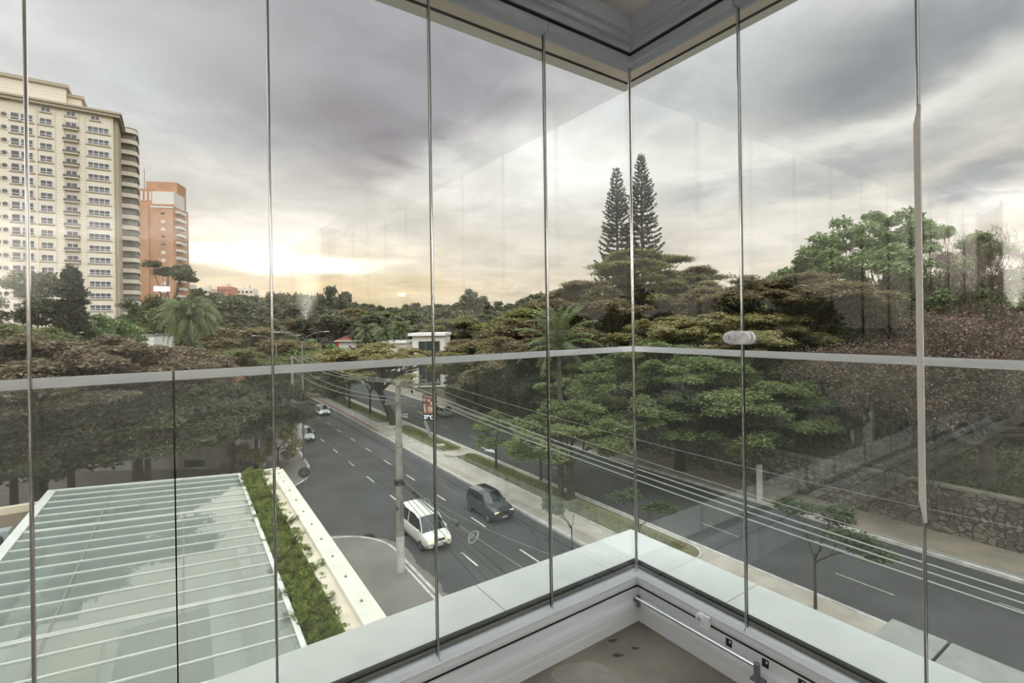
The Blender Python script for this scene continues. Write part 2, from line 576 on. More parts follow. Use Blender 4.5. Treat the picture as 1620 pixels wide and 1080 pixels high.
# far corner of the side street
T2 = 43.5
pts = [RD(S_K0 - .1, 330), RD(-90, 330), RD(-90, T2), RD(S_K0 - 6.5, T2)] + [RD(S_K0 - 6.3 + 5.3 * math.sin(math.pi / 2 * k / 8), T2 + 5.3 - 5.3 * math.cos(math.pi / 2 * k / 8)) for k in range(9)] + [RD(S_K0 - .5, T2 + 7), RD(S_K0 - .1, T2 + 14)]
mb = MB(); mb.prism([Vector((p.x, p.y, -.2)) for p in pts][::-1], (0, 0, .33))
struct('sidewalk_corner', mb, concrete_grey)
e2 = [Vector((p.x, p.y, .15)) for p in pts[3:]] + [RD(S_K0 - .1, 200, .15)]
struct('kerb_corner', kerb_line(e2, .22, .16, 1), kerbm)
mb = MB(); mb.hexa([RD(-90, 32, -.2), RD(S_K0 + .3, 32, -.2), RD(S_K0 + .3, T2 + 9, -.2), RD(-90, T2 + 9, -.2), RD(-90, 32, -.01), RD(S_K0 - .3, 32, .004), RD(S_K0 - .3, T2 + 9, .004), RD(-90, T2 + 9, -.01)])
struct('side_street', mb, asphalt_side)
# drain grate in the road at the corner
dg = gnd(473, 709)
mb = MB(); mb.box((-.55, -.35, .0), (.55, .35, .03))
for k in range(7): mb.box((-.45 + .15 * k - .03, -.27, .03), (-.45 + .15 * k + .03, .27, .045), 1)
o = mb.build('storm_drain', [concrete_walk, pbr('drain_iron', (60, 58, 55))]); o.location = dg; o.rotation_euler.z = HR
tag(o, 'small square storm drain in the road at the side street kerb', 'drain')

# median: wide pale walk beside the near carriageway, grass, second walk
mb = slab(S_K1, S_M1, T0, T1, -.2, .12)
struct('median_walk', mb, concrete_walk)
struct('kerb_median_near', slab(S_K1 - .02, S_K1 + .2, T0, T1, -.1, .15), kerbm)
struct('kerb_median_far', slab(S_M1 - .2, S_M1 + .02, T0, T1, -.1, .15), kerbm)
struct('red_cycle_path', slab(S_K1 + .25, S_K1 + .85, 62, T1, .1, .125), red_path)


def grass_island(name, t0, t1, s0, s1):
    mb = MB()
    n = 10
    ring = []
    for k in range(n + 1):
        a = -math.pi / 2 + math.pi * k / n
        ring.append(RD((s0 + s1) / 2 + (s1 - s0) / 2 * math.sin(a), t1 - 1.2 + 1.2 * math.cos(a)))
    for k in range(n + 1):
        a = math.pi / 2 + math.pi * k / n
        ring.append(RD((s0 + s1) / 2 + (s1 - s0) / 2 * math.sin(a), t0 + 1.2 + 1.2 * math.cos(a)))
    top = [Vector((p.x, p.y, .1)) for p in ring]
    mb.prism(top, (0, 0, .07))
    o = struct(name, mb, grass_m)
    kb = kerb_line([Vector((p.x, p.y, .21)) for p in top] + [Vector((top[0].x, top[0].y, .21))], .12, .12, 1)
    k_ = struct(name.replace('grass', 'kerb'), kb, kerbm)
    return o


grass_island('grass_median_far', 66.5, 320, 22.0, 24.6)
grass_island('grass_median_middle', 47, 63.5, 22.3, 25.0)
grass_island('grass_median_near', 17.5, 45.5, 22.6, 25.0)

# blades of grass on the median, nobody could count them
ng = 26000
t_ = rng.uniform(12, 130, ng) ** 1.0; s_ = rng.uniform(22.65, 24.5, ng)
keep = (t_ > 18.5) & ~((t_ > 45) & (t_ < 47.8)) & ~((t_ > 62.8) & (t_ < 67.2))
t_, s_ = t_[keep], s_[keep]
ng = len(t_)
base = np.stack([SV.x * s_ + TV.x * t_, SV.y * s_ + TV.y * t_, np.full(ng, .165)], 1)
ang = rng.uniform(0, 6.28, ng); w = .05; h = rng.uniform(.05, .12, ng)
dx = np.stack([np.cos(ang) * w, np.sin(ang) * w, np.zeros(ng)], 1)
up = np.stack([rng.normal(0, .03, ng), rng.normal(0, .03, ng), h], 1)
V = np.stack([base - dx, base + dx, base + dx * .3 + up, base - dx * .3 + up], 1).reshape(-1, 3)
gm = leafmat('grass_blades', (72, 84, 36), (104, 108, 60), (150, 140, 90), trans=.2)
tag(obj('grass', quads_mesh('grass', V, ng, gm)), 'short rough grass covering the strip between the two carriageways', 'grass', kind='stuff')

# far side: pavement, stone wall, raised park
struct('sidewalk_far', slab(S_F1, 39.2, T0, T1, -.2, .14), concrete_tan)
struct('kerb_far', slab(S_F1 - .05, S_F1 + .25, T0, T1, -.1, .17), kerbm)

# lane dashes (each stretch of paint belongs to the road surface)
dash = MB()
for s, t0, per, ln in ((13.5, 6.0, 6.05, 2.0), (16.57, 4.3, 6.05, 2.0)):
    k = 0
    while t0 + k * per < 150:
        t = t0 + k * per
        dash.add([RD(s - .06, t, .012), RD(s + .06, t, .012), RD(s + .06, t + ln, .012), RD(s - .06, t + ln, .012)], [(0, 1, 2, 3)])
        k += 1
for s, t0 in ((28.7, 1.7), (31.9, 4.2)):
    k = 0
    while t0 + k * 8.1 < 150:
        t = t0 + k * 8.1
        dash.add([RD(s - .06, t, .012), RD(s + .06, t, .012), RD(s + .06, t + 2.6, .012), RD(s - .06, t + 2.6, .012)], [(0, 1, 2, 3)], 1)
        k += 1
struct('road_lane_marks', dash, [paint, paint_dull])


def arrow(s, t, flip=1, turn=0):
    a = MB()
    P = [(-.08, 0), (.08, 0), (.08, 2.6), (.5, 2.6), (0, 4.6), (-.5, 2.6), (-.08, 2.6)]
    a.add([RD(s + x_, t - flip * y_, .014) for x_, y_ in P], [tuple(range(7))] if flip < 0 else [tuple(range(7))[::-1]])
    if turn:
        a.add([RD(s + turn * x_, t - flip * y_, .015) for x_, y_ in ((.08, .9), (.08, 1.3), (.7, 1.7), (.7, 2.2), (1.3, 1.2), (.7, .5), (.7, .9))], [tuple(range(7))])
    return a


for k, (s, t, f_, tr) in enumerate(((27.1, 43.5, 1, 0), (30.3, 43.0, 1, 1), (27.1, 68, 1, 1), (30.3, 68, 1, 0))):
    struct('road_arrow_mark', arrow(s, t + 5, f_, tr), paint)
# white edge stripe in the pavement bay on our side
struct('bay_stripe', slab(S_K0 - .42, S_K0 - .3, -20, 27, .1, .146), paint)

# bus stop roof slab low beside the far carriageway

# ================================================================== BALCONY
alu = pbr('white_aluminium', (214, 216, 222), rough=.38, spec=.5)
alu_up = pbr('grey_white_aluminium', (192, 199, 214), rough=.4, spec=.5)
black_gap = pbr('black_gasket', (18, 18, 18), rough=.7)
marble = pbr('sill_stone', (238, 239, 234), (228, 230, 225), scale=7, rough=.35, bump=.1, bscale=60)
soffit_m = pbr('soffit_plaster', (238, 226, 210), (230, 220, 206), scale=3, rough=.9)
soffit_g = pbr('slab_edge_plaster', (232, 231, 222), rough=.9)
ceil_m = pbr('ceiling_paint', (232, 231, 228), rough=.9)
floor_m = pbr('screed', (142, 134, 122), (104, 98, 89), scale=3.2, rough=.72, bump=.12, bscale=25, detail=8, spec=.4)
chrome = pbr('chrome', (210, 210, 212), rough=.12, metal=1.0)
greyplastic = pbr('grey_plastic', (104, 106, 112), rough=.5)
whiteplastic = pbr('white_plastic', (244, 245, 250), rough=.3)
cap_glass = leafmat('bright_glass_edge', (226, 236, 230), (226, 236, 230), (228, 238, 232), trans=.3)  # near-white colour stands in for sky light refracted in the glass edge
edge_glass = pbr('green_glass_edge', (66, 84, 76), rough=.12, spec=1.0, metal=.3)
pane_glass = glass('pane_glass', (.975, .985, .98), ior=1.5)
rail_glass = glass('guardrail_glass', (.93, .955, .945), ior=1.5, haze=.035)

UPL = 260.0                    # watts of the added fill uplighters
FL = -1.235                   # floor below eye
CE = 1.254                    # ceiling above eye
DL, DR = 5.6904, 5.0


def lprofile(prof, dL=DL, dR=DR, closed=True, mi=0, mb=None):
    """sweep a profile of (outward offset, z) round the glass corner"""
    mb = mb or MB()
    n = len(prof)
    rows = [[WL(dL, o, z) for o, z in prof], [WL(-o, o, z) for o, z in prof], [WR(dR, o, z) for o, z in prof]]
    v = rows[0] + rows[1] + rows[2]
    f = [(r * n + i, r * n + (i + 1) % n, (r + 1) * n + (i + 1) % n, (r + 1) * n + i) for r in range(2) for i in range(n)]
    f += [tuple(range(n))[::-1], tuple(range(2 * n, 3 * n))]
    return mb.add(v, f, mi)


def lbox(o0, o1, z0, z1, **k):
    return lprofile([(o0, z0), (o1, z0), (o1, z1), (o0, z1)], **k)


# outer sill, in slabs of stone, with fine joints
SZ = -1.08


def sill_piece(fn, d0, d1, corner=False):
    mb = MB()
    a, b = (fn(d0, .075, SZ), fn(d0, .32, SZ)) if not corner else (fn(-.075, .075, SZ), fn(-.32, .32, SZ))
    c, d = fn(d1, .32, SZ), fn(d1, .075, SZ)
    pts = [a, b, c, d]
    mb.prism([p - Vector((0, 0, .05)) for p in pts], (0, 0, .05))
    return mb


cutsL = [0, .62, 1.9, 5.7]; cutsR = [0, .36, 1.7, 5.0]
for i in range(3):
    struct('trim_sill', sill_piece(WL, cutsL[i] + .002, cutsL[i + 1] - .002, i == 0), marble, bevel=.002)
    struct('trim_sill', sill_piece(WR, cutsR[i] + .002, cutsR[i + 1] - .002, i == 0), marble, bevel=.002)
mb = lbox(.03, .28, -1.6, SZ - .052); struct('wall_below_sill', mb, soffit_g)
mb = lbox(.1, .26, -13.4, -1.6); struct('wall_facade', mb, soffit_g)

# channel that carries the outer guard glass
mb = lbox(.03, .075, -1.15, -1.068); mb2 = lbox(.040, .064, -1.12, -1.062, mb=mb, mi=1)
struct('trim_guardrail_channel', mb, [pbr('channel_metal', (112, 110, 100), rough=.4), black_gap])

# lower frame of the folding glass
mb = MB()
lprofile([(.03, -1.19), (.03, -1.079), (-.03, -1.079), (-.03, -1.112), (-.028, -1.19)], mb=mb)
lprofile([(-.022, -1.119), (-.022, -1.112), (-.031, -1.112), (-.031, -1.119)], mb=mb, mi=1)
lprofile([(-.02, FL), (-.02, -1.119), (-.038, -1.119), (-.040, -1.150), (-.062, -1.156), (-.066, -1.170), (-.066, -1.193), (-.064, -1.195), (-.066, -1.197), (-.068, FL)], mb=mb)
struct('baseboard_balcony', mb, [alu, black_gap])

# upper frame and slab over it
mb = MB()
lprofile([(-.024, 1.136), (-.040, 1.136), (-.040, 1.128), (-.024, 1.128)], mb=mb, mi=1)
lprofile([(.03, CE), (.03, 1.10), (-.02, 1.10), (-.02, 1.139), (-.044, 1.139), (-.046, 1.165), (-.062, 1.167), (-.064, 1.190), (-.082, 1.193), (-.086, CE)], mb=mb)
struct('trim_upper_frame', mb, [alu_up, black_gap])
mb = MB()
lprofile([(.03, 1.13), (.13, 1.13), (.13, 1.18), (.03, 1.18)], mb=mb, mi=0)
lprofile([(.13, 1.127), (.142, 1.127), (.142, 1.24), (.13, 1.24)], mb=mb, mi=2)
lprofile([(.145, 1.215), (.33, 1.215), (.33, 1.55), (.145, 1.55)], mb=mb, mi=1)
struct('trim_soffit', mb, [soffit_m, soffit_g, black_gap])

# floor, ceiling, inner room
mb = MB()
co = WL(.0, 0, FL)
corner = [WL(-.0, .02, FL), WR(7.12, .02, FL), WR(7.12, -7.12, FL), WL(7.12, .02, FL)]
corner[0] = C0 + (NL + NR) * .02 + Vector((0, 0, EYE + FL))
mb.prism([p - Vector((0, 0, .1)) for p in corner], (0, 0, .1)); struct('floor', mb, floor_m)
mb = MB()
cc = [Vector((p.x, p.y, EYE + CE)) for p in corner]
cc[0] = C0 + (NL + NR) * .33 + Vector((0, 0, EYE + CE)); cc[1] = WR(7.12, .33, CE); cc[3] = WL(7.12, .33, CE)
mb.prism(cc, (0, 0, .3)); struct('ceiling', mb, ceil_m)
inw = pbr('room_paint', (196, 193, 186), rough=.9)
RM = 7.0
mb = MB(); mb.prism([WL(DL, -.1, FL), WL(RM, -.1, FL), WL(RM, .03, FL), WL(DL, .03, FL)], (0, 0, CE - FL)); struct('wall_left', mb, inw)
mb = MB(); mb.prism([WR(DR, -.1, FL), WR(RM, -.1, FL), WR(RM, .03, FL), WR(DR, .03, FL)], (0, 0, CE - FL)); struct('wall_right', mb, inw)


def open_wall(name, fn):
    """plain wall of the room behind us"""
    mb = MB()
    def blk(a, b, z0, z1): mb.prism([fn(RM, -a, z0), fn(RM, -b, z0), fn(RM + .12, -b, z0), fn(RM + .12, -a, z0)], (0, 0, z1 - z0))
    blk(0, RM + .12, FL, CE)
    struct(name, mb, inw)


open_wall('wall_back', WL); open_wall('wall_side', WR)
# debris pits and a pale patch in the screed
pit = pbr('pit_dark', (62, 57, 50), rough=1)
for k, (x_, y_, r_) in enumerate(((969, 1013, .022), (1005, 1025, .016), (978, 1036, .022))):
    p = gnd(x_, y_, EYE + FL + .001)
    mb = MB(); mb.add([(p.x + r_ * .8 * (1 + .25 * math.sin(2 * a + k) + .15 * math.sin(5 * a)) * math.cos(a), p.y + r_ * .42 * (1 + .3 * math.sin(3 * a + k)) * math.sin(a), EYE + FL + .0015) for a in np.linspace(0, 2 * math.pi, 16)[:-1]], [tuple(range(15))])
    struct('floor_pit', mb, pit)
p = gnd(930, 1072, EYE + FL)
mb = MB(); mb.add([(p.x + .1 * (1 + .35 * random.random()) * math.cos(a), p.y + .075 * (1 + .35 * random.random()) * math.sin(a), EYE + FL + .001) for a in np.linspace(0, 2 * math.pi, 18)[:-1]], [tuple(range(17))])
struct('floor_patch', mb, pbr('screed_pale', (152, 147, 137), (138, 133, 124), scale=14, rough=.8))

# folding glass panes: each slides by itself
wi = 0


def fold_pane(fn, d0, d1, jx, first):
    global wi
    wi += 1
    root = tag(empty('window_%d' % wi, fn((d0 + d1) / 2, 0, -1.08)), kind='structure')
    g = .0025
    z0, z1 = -1.075, 1.105
    base = root.location
    mb = MB(); a, b = d0 + g, d1 - g; t = .005
    P = [fn(a, -t, z0), fn(b, -t, z0), fn(b, t, z0), fn(a, t, z0), fn(a, -t, z1), fn(b, -t, z1), fn(b, t, z1), fn(a, t, z1)]
    mb.add(P, [(0, 1, 5, 4), (2, 3, 7, 6)], 0)
    mb.add(P, [(1, 2, 6, 5), (3, 0, 4, 7), (4, 5, 6, 7), (0, 3, 2, 1)], 1)
    o = mb.build('glass_pane', [pane_glass, edge_glass], root, origin=base); o.location = (0, 0, 0)
    # bottom and top rail of this pane, rounded inner edge
    for nm, zz, m_ in (('bottom_rail', [(-.016, -1.112), (.012, -1.112), (.012, -1.074), (.006, -1.070), (-.012, -1.072), (-.022, -1.078), (-.030, -1.088), (-.032, -1.1), (-.030, -1.112)], alu),
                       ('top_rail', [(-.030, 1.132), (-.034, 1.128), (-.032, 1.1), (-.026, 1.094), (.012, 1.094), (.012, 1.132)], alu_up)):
        mb = MB(); n = len(zz)
        e0 = [(-o_ if first else d0 + .0015) for o_, z_ in zz]
        rowa = [fn(e, o_, z_) for e, (o_, z_) in zip(e0, zz)]; rowb = [fn(d1 - .0015, o_, z_) for o_, z_ in zz]
        mb.add(rowa + rowb, [(i, (i + 1) % n, n + (i + 1) % n, n + i) for i in range(n)] + [tuple(range(n))[::-1], tuple(range(n, 2 * n))])
        o = mb.build(nm, m_, root, origin=base); o.location = (0, 0, 0)
    # bright seal down the joint
    if d1 < 5.6 - (1 if fn is WR else 0):
        mb = MB()
        mb.tube([fn(d1, -.007, z0), fn(d1, -.007, z1)], .0035, 8)
        o = mb.build('joint_seal', chrome, root, origin=base); o.location = (0, 0, 0)
    return root


WP = .4742
for k in range(12): fold_pane(WL, k * WP if k else 0, (k + 1) * WP, None, k == 0)
for k in range(10):
    r_ = fold_pane(WR, k * .5, (k + 1) * .5, None, k == 0)
    if k == 1:
        # pale strip clipped on the edge of the leading pane, its ends cut on a slant
        mb = MB()
        d = 1.0; zt = EYE * 0 + .535; zb = -.51
        pr = [(d - .008, -.006), (d + .006, -.006), (d + .006, -.013), (d - .008, -.013)]
        rows = []
        for zz, sc in ((zt + .03, 0.35), (zt - .02, 1), (zb + .03, 1), (zb - .03, .35)):
            rows.append([WR(d + .008 - (d + .008 - a) * sc, o_, zz) for a, o_ in pr])
        v = [p for r in rows for p in r]
        mb.add(v, [(r * 4 + i, r * 4 + (i + 1) % 4, (r + 1) * 4 + (i + 1) % 4, (r + 1) * 4 + i) for r in range(3) for i in range(4)] + [(3, 2, 1, 0), (12, 13, 14, 15)])
        o = mb.build('edge_strip', pbr('strip_plastic', (232, 230, 226), rough=.4), r_, origin=r_.location); o.location = (0, 0, 0)
# corner seal
mb = MB()
mb.tube([C0 + (NL + NR) * -.006 + Vector((0, 0, EYE - 1.078)), C0 + (NL + NR) * -.006 + Vector((0, 0, EYE + 1.105))], .0065, 10)
struct('trim_corner_seal', mb, chrome)

# outer guard glass
GO = .052; GT = .106


def guard(fn, d0, d1, label, corner):
    root = thing('glass_guardrail', label, 'guardrail', fn((d0 + d1) / 2, GO, -1.07))
    base = root.location; t = .007

    def piece(z0, z1, mats, nm, tt=t, chamfer=False):
        mb = MB()
        ai = -(GO - tt) + .001 if corner else d0; ao = -(GO + tt) + .001 if corner else d0
        P = [fn(ai, GO - tt, z0), fn(d1, GO - tt, z0), fn(d1, GO + tt, z0), fn(ao, GO + tt, z0), fn(ai, GO - tt, z1), fn(d1, GO - tt, z1), fn(d1, GO + tt, z1), fn(ao, GO + tt, z1)]
        mb.add(P, [(0, 1, 5, 4), (2, 3, 7, 6)], 0)
        if chamfer:
            P[4] = P[4].lerp(P[7], .97); P[5] = P[5].lerp(P[6], .97); mb = MB(); mb.add(P, [(0, 1, 5, 4), (2, 3, 7, 6)], 0)  # strip slanted so that it catches the bright sky overhead
        mb.add(P, [(1, 2, 6, 5), (3, 0, 4, 7), (4, 5, 6, 7), (0, 3, 2, 1)], 1)
        o = mb.build(nm, mats, root, origin=base); o.location = (0, 0, 0)
    piece(-1.08, -GT - .022, [rail_glass, edge_glass], 'glass_panel')
    piece(-GT - .022, -GT, [cap_glass, cap_glass], 'top_edge_strip', tt=.013, chamfer=True)
    return root


guard(WL, 0, 1.640, 'tall clear glass guardrail panel on the left side, meeting the corner post', True)
guard(WL, 1.6455, 5.6, 'clear glass guardrail panel at far left beyond the vertical gap', False)
guard(WR, 0, 4.9, 'clear glass guardrail panel on the right side of the corner', True)
# dark rod in the gap of the left guard panels imitates dark refraction
mb = MB(); mb.tube([WL(1.6427, GO, -1.1), WL(1.6427, GO, -GT - .03)], .0018, 8)
struct('trim_guardrail_joint', mb, black_gap)


def basis(x, y, z, o):
    return Matrix(((x.x, y.x, z.x, o.x), (x.y, y.y, z.y, o.y), (x.z, y.z, z.z, o.z), (0, 0, 0, 1)))


# latch on the right hand joint: plate with lock cylinder and round knob, facing inside (-NR)
M = basis(AR, Vector((0, 0, 1)), -NR, WR(.497, -.006, -.058))
root = thing('glass_door_latch', 'white plastic latch clamped on the glass joint right of the corner', 'latch', M.translation)


def put(mb, nm, m_):
    o = mb.build(nm, m_, root, origin=root.location); o.location = (0, 0, 0); return o


def stadium(w, h, n=10):
    r = h / 2; P = []
    for k in range(n + 1):
        a = -math.pi / 2 + math.pi * k / n; P.append((w / 2 - r + r * math.cos(a), r * math.sin(a)))
    for k in range(n + 1):
        a = math.pi / 2 + math.pi * k / n; P.append((-w / 2 + r + r * math.cos(a), r * math.sin(a)))
    return P


mb = MB(); mb.prism([M @ Vector((a, b, .002)) for a, b in stadium(.108, .046)], -NR * .014); put(mb, 'plate', whiteplastic)
mb = MB(); mb.lathe([(.0225, 0), (.0225, .014), (.019, .019), (.014, .019), (.012, .0155), (.0, .0155)], M @ Matrix.Translation((.024, 0, .016)), 28); put(mb, 'knob', whiteplastic)
mb = MB(); mb.lathe([(.020, 0), (.020, .010), (.017, .015), (.009, .015)], M @ Matrix.Translation((-.032, 0, .016)), 28); put(mb, 'lock_body', whiteplastic)
mb = MB(); mb.lathe([(.009, 0), (.009, .002), (.006, .002), (.006, .0005), (.002, .0005)], M @ Matrix.Translation((-.032, 0, .030)), 20); put(mb, 'keyhole', chrome)
# round lock on the lower rail
M = basis(AR, Vector((0, 0, 1)), -NR, WR(.345, -.034, -1.100))
root = thing('rail_lock', 'round white lock fixed on the lower glass rail at right', 'lock', M.translation)
mb = MB(); mb.lathe([(.020, 0), (.020, .012), (.016, .018), (.008, .018)], M, 28); put(mb, 'knob', whiteplastic)
mb = MB(); mb.lathe([(.008, 0), (.008, .002), (.004, .002)], M @ Matrix.Translation((0, 0, .018)), 18); put(mb, 'keyhole', chrome)
mb = MB(); mb.box((-.004, -.03, -.002), (.034, .016, .010), 0, M); put(mb, 'bracket', whiteplastic)
# keeper holes in the lower frame
for d in (.455, .585, .70, .85):
    p = WR(d, -.0385, -1.134)
    Mh = basis(AR, Vector((0, 0, 1)), -NR, p)
    mb = MB(); mb.box((-.011, -.013, 0), (.011, .013, .0025), 0, Mh)
    mb.box((.002, .002, .002), (.008, .009, .0035), 1, Mh)
    struct('trim_keeper_hole', mb, [black_gap, alu])
# chrome bar low along the right frame
root = thing('bottom_bar', 'thin chrome bar held low along the right frame by grey brackets', 'rail', WR(.04, -.1, -1.165))
mb = MB(); mb.tube([WR(.075, -.088, -1.132), WR(.58, -.088, -1.128)], .0055, 10); put(mb, 'bar', chrome)
mb = MB()
Mb = basis(AR, Vector((0, 0, 1)), -NR, WR(.072, -.066, -1.145))
mb.box((-.006, -.028, 0), (.006, .02, .012), 0, Mb); mb.box((-.006, -.0, 0), (.008, .012, .030), 0, Mb); put(mb, 'corner_bracket', greyplastic)
mb = MB(); mb.tube([WR(.583, -.088, -1.172), WR(.583, -.088, -1.116)], .0105, 14); ep = put(mb, 'end_post', greyplastic)
mb = MB(); mb.box((-.02, -.011, 0), (.02, -.003, .03), 0, basis(AR, Vector((0, 0, 1)), -NR, WR(.583, -.066, -1.165))); put(mb, 'post_foot', greyplastic)

# wall lamps of the room behind us: they show as bright bars mirrored in the glass
lamp_m = pbr('lamp_diffuser', (255, 250, 240), emit=60.0)
for fn, e, z, lab, ax in ((WR, 1.77, .567, 'bright wall lamp on the side wall of the room', AL), (WL, 6.57, .34, 'bright wall lamp in the back corner of the room', -AR)):
    c = fn(RM - .03, -e, z)
    root = thing('wall_lamp', lab, 'lamp', c, math.atan2(ax.y, ax.x))
    mb = MB(); mb.box((-.1, 0.012, -.04), (.1, .03, .04)); mb.build('lamp_housing', alu, root)
    mb = MB(); mb.box((-.09, -.0, -.03), (.09, .012, .03)); mb.build('lamp_diffuser', lamp_m, root)
# unseen fill lamps added to the room, brightening the frames by way of the ceiling
upm = pbr('fill_shade', (120, 116, 108), rough=.7)
for i, (fn, d, e, lab) in enumerate(((WR, 5.9, .16, 'unseen fill lamp added on the right wall of the room'), (WL, 6.2, .16, 'unseen fill lamp added on the left wall of the room'), (WR, 6.82, 3.6, 'unseen fill lamp added on the side wall of the room'))):
    c = fn(d, -e - .1, .05)
    root = thing('fill_uplighter', lab, 'lamp', c)
    mb = MB(); mb.lathe([(.02, -.1), (.09, -.04), (.12, .05), (.115, .05), (.085, -.03), (.0, -.06)], None, 20); mb.build('fill_shade', upm, root)
    ld = bpy.data.lights.new('fill_light', 'AREA'); ld.shape = 'DISK'; ld.size = .18; ld.energy = UPL; ld.color = (1.0, .97, .93)
    lo = bpy.data.objects.new('fill_light', ld); COL.objects.link(lo); lo.parent = root; lo.location = (0, 0, -.01); lo.rotation_euler = (math.pi, 0, 0)

# ================================================================== PLANTS
bark_d = pbr('bark_dark', (46, 41, 35), (70, 63, 54), scale=3, rough=.95, bump=.5, bscale=20)
bark_g = pbr('bark_grey', (92, 84, 74), (66, 60, 52), scale=3, rough=.95, bump=.4, bscale=20)
bark_b = pbr('bark_bare', (112, 98, 84), (78, 66, 56), scale=2, rough=.95)
LM = dict(
    umbrella=leafmat('leaf_umbrella', (84, 92, 50), (112, 114, 66), (152, 148, 88)),
    umbrella_y=leafmat('leaf_yellowish', (112, 110, 66), (136, 130, 82), (168, 158, 106)),
    umbrella_b=leafmat('leaf_brownish', (90, 86, 60), (112, 102, 74), (146, 130, 94)),
    green=leafmat('leaf_feather_green', (82, 98, 58), (110, 122, 74), (144, 152, 96)),
    bright=leafmat('leaf_bright', (82, 104, 62), (108, 132, 80), (146, 164, 106)),
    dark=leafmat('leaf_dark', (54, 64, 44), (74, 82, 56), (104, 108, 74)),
    darker=leafmat('leaf_darker', (44, 52, 40), (60, 66, 50), (84, 88, 66)),  # leaf colour a step deeper than the dark one
    mid=leafmat('leaf_mid', (74, 84, 54), (98, 104, 68), (130, 130, 86)),
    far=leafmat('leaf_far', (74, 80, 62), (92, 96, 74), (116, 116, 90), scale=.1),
    rust=leafmat('leaf_rust', (104, 84, 72), (126, 102, 86), (154, 128, 108)),
    tower=leafmat('leaf_brown_crown', (76, 74, 58), (100, 92, 74), (146, 128, 106)),
    palm=leafmat('leaf_palm', (72, 88, 58), (98, 110, 74), (130, 138, 94)),
    pine=leafmat('leaf_pine', (40, 50, 42), (54, 64, 52), (74, 82, 64)),
    plant=leafmat('leaf_planter', (66, 86, 30), (96, 112, 42), (140, 140, 66), trans=.3),
)


def unit(v):
    return v / np.maximum(np.linalg.norm(v, axis=-1, keepdims=True), 1e-9)


def leaf_quads(P, nrm, L_, w, r, droop=0.0, flat=.6, spread=None):
    """elongated diamond leaves at P; nrm: preferred facing; flat: how level they lie"""
    n = len(P)
    a = r.uniform(0, 2 * np.pi, n)
    d = np.stack([np.cos(a), np.sin(a), r.normal(-droop, .45 * (1 - flat) + .12, n)], 1); d = unit(d)
    if spread is not None: d = unit(d * .6 + spread)
    up = unit(nrm + r.normal(0, 1 - flat, (n, 3)))
    s_ = unit(np.cross(d, up))
    l = (L_ * r.uniform(.6, 1.25, n))[:, None]; ww = (w * r.uniform(.7, 1.2, n))[:, None]
    tip = P + d * l; mid = P + d * l * .45
    return np.stack([P, mid + s_ * ww, tip, mid - s_ * ww], 1).reshape(-1, 3)


def limb_path(a, b, r, n=5, sag=.0, jit=.06, rise=.25):
    """path from a to b that first climbs, then spreads"""
    a = np.array(a, float); b = np.array(b, float)
    d = b - a; Ln = np.linalg.norm(d)
    c = a + d * np.array([.35, .35, .35 + rise])
    t = np.linspace(0, 1, n + 1)[:, None]
    p = (1 - t) ** 2 * a + 2 * t * (1 - t) * c + t ** 2 * b
    p[1:-1] += r.normal(0, jit * Ln / n, (n - 1, 3))
    return p


def skeleton(mb, r, tips, fork, K=6, trunk_r=.35, base=(0, 0, 0), lean=(0, 0), sub=2, n_side=6, rise=.2, min_r=.02, twig_r=.03, jit=.12):
    """trunk to a fork, K limbs to clusters of tips, branches to every tip"""
    fx = np.array([lean[0], lean[1], fork])
    base = np.array(base, float)
    tp = [base, base * .6 + fx * .4 + r.normal(0, .1 * trunk_r, 3), fx]
    mb.tube([Vector(p) for p in tp], [trunk_r * 1.25, trunk_r, trunk_r * .85], n_side + 2)
    # cluster the tips by k-means
    T = np.array(tips)
    cen = T[r.choice(len(T), K, replace=False)]
    for _ in range(8):
        lab = np.argmin(((T[:, None, :2] - cen[None, :, :2]) ** 2).sum(-1), 1)
        for k in range(K):
            if (lab == k).any(): cen[k] = T[lab == k].mean(0)
    for k in range(K):
        Tk = T[lab == k]
        if not len(Tk): continue
        target = fx + (cen[k] - fx) * .62
        path = limb_path(fx, target, r, 5, rise=rise, jit=jit)
        rr = trunk_r * .62
        mb.tube([Vector(p) for p in path], list(np.linspace(rr, rr * .5, len(path))), n_side, cap=False)
        m = max(1, len(Tk) // 5)
        c2 = Tk[r.choice(len(Tk), m, replace=False)]
        lab2 = np.argmin(((Tk[:, None] - c2[None]) ** 2).sum(-1), 1)
        for j in range(m):
            T2 = Tk[lab2 == j]
            st_ = path[r.integers(3, len(path))]
            mid = st_ + (T2.mean(0) - st_) * .6
            p2 = limb_path(st_, mid, r, 4, rise=rise * .6, jit=jit)
            mb.tube([Vector(p) for p in p2], list(np.linspace(rr * .42, rr * .22, len(p2))), max(4, n_side - 1), cap=False)
            for q in T2:
                p3 = limb_path(p2[r.integers(2, len(p2))], q, r, 3, rise=.1, jit=jit)
                mb.tube([Vector(p) for p in p3], list(np.linspace(max(rr * .18, twig_r), twig_r * .5, len(p3))), 4, cap=False)


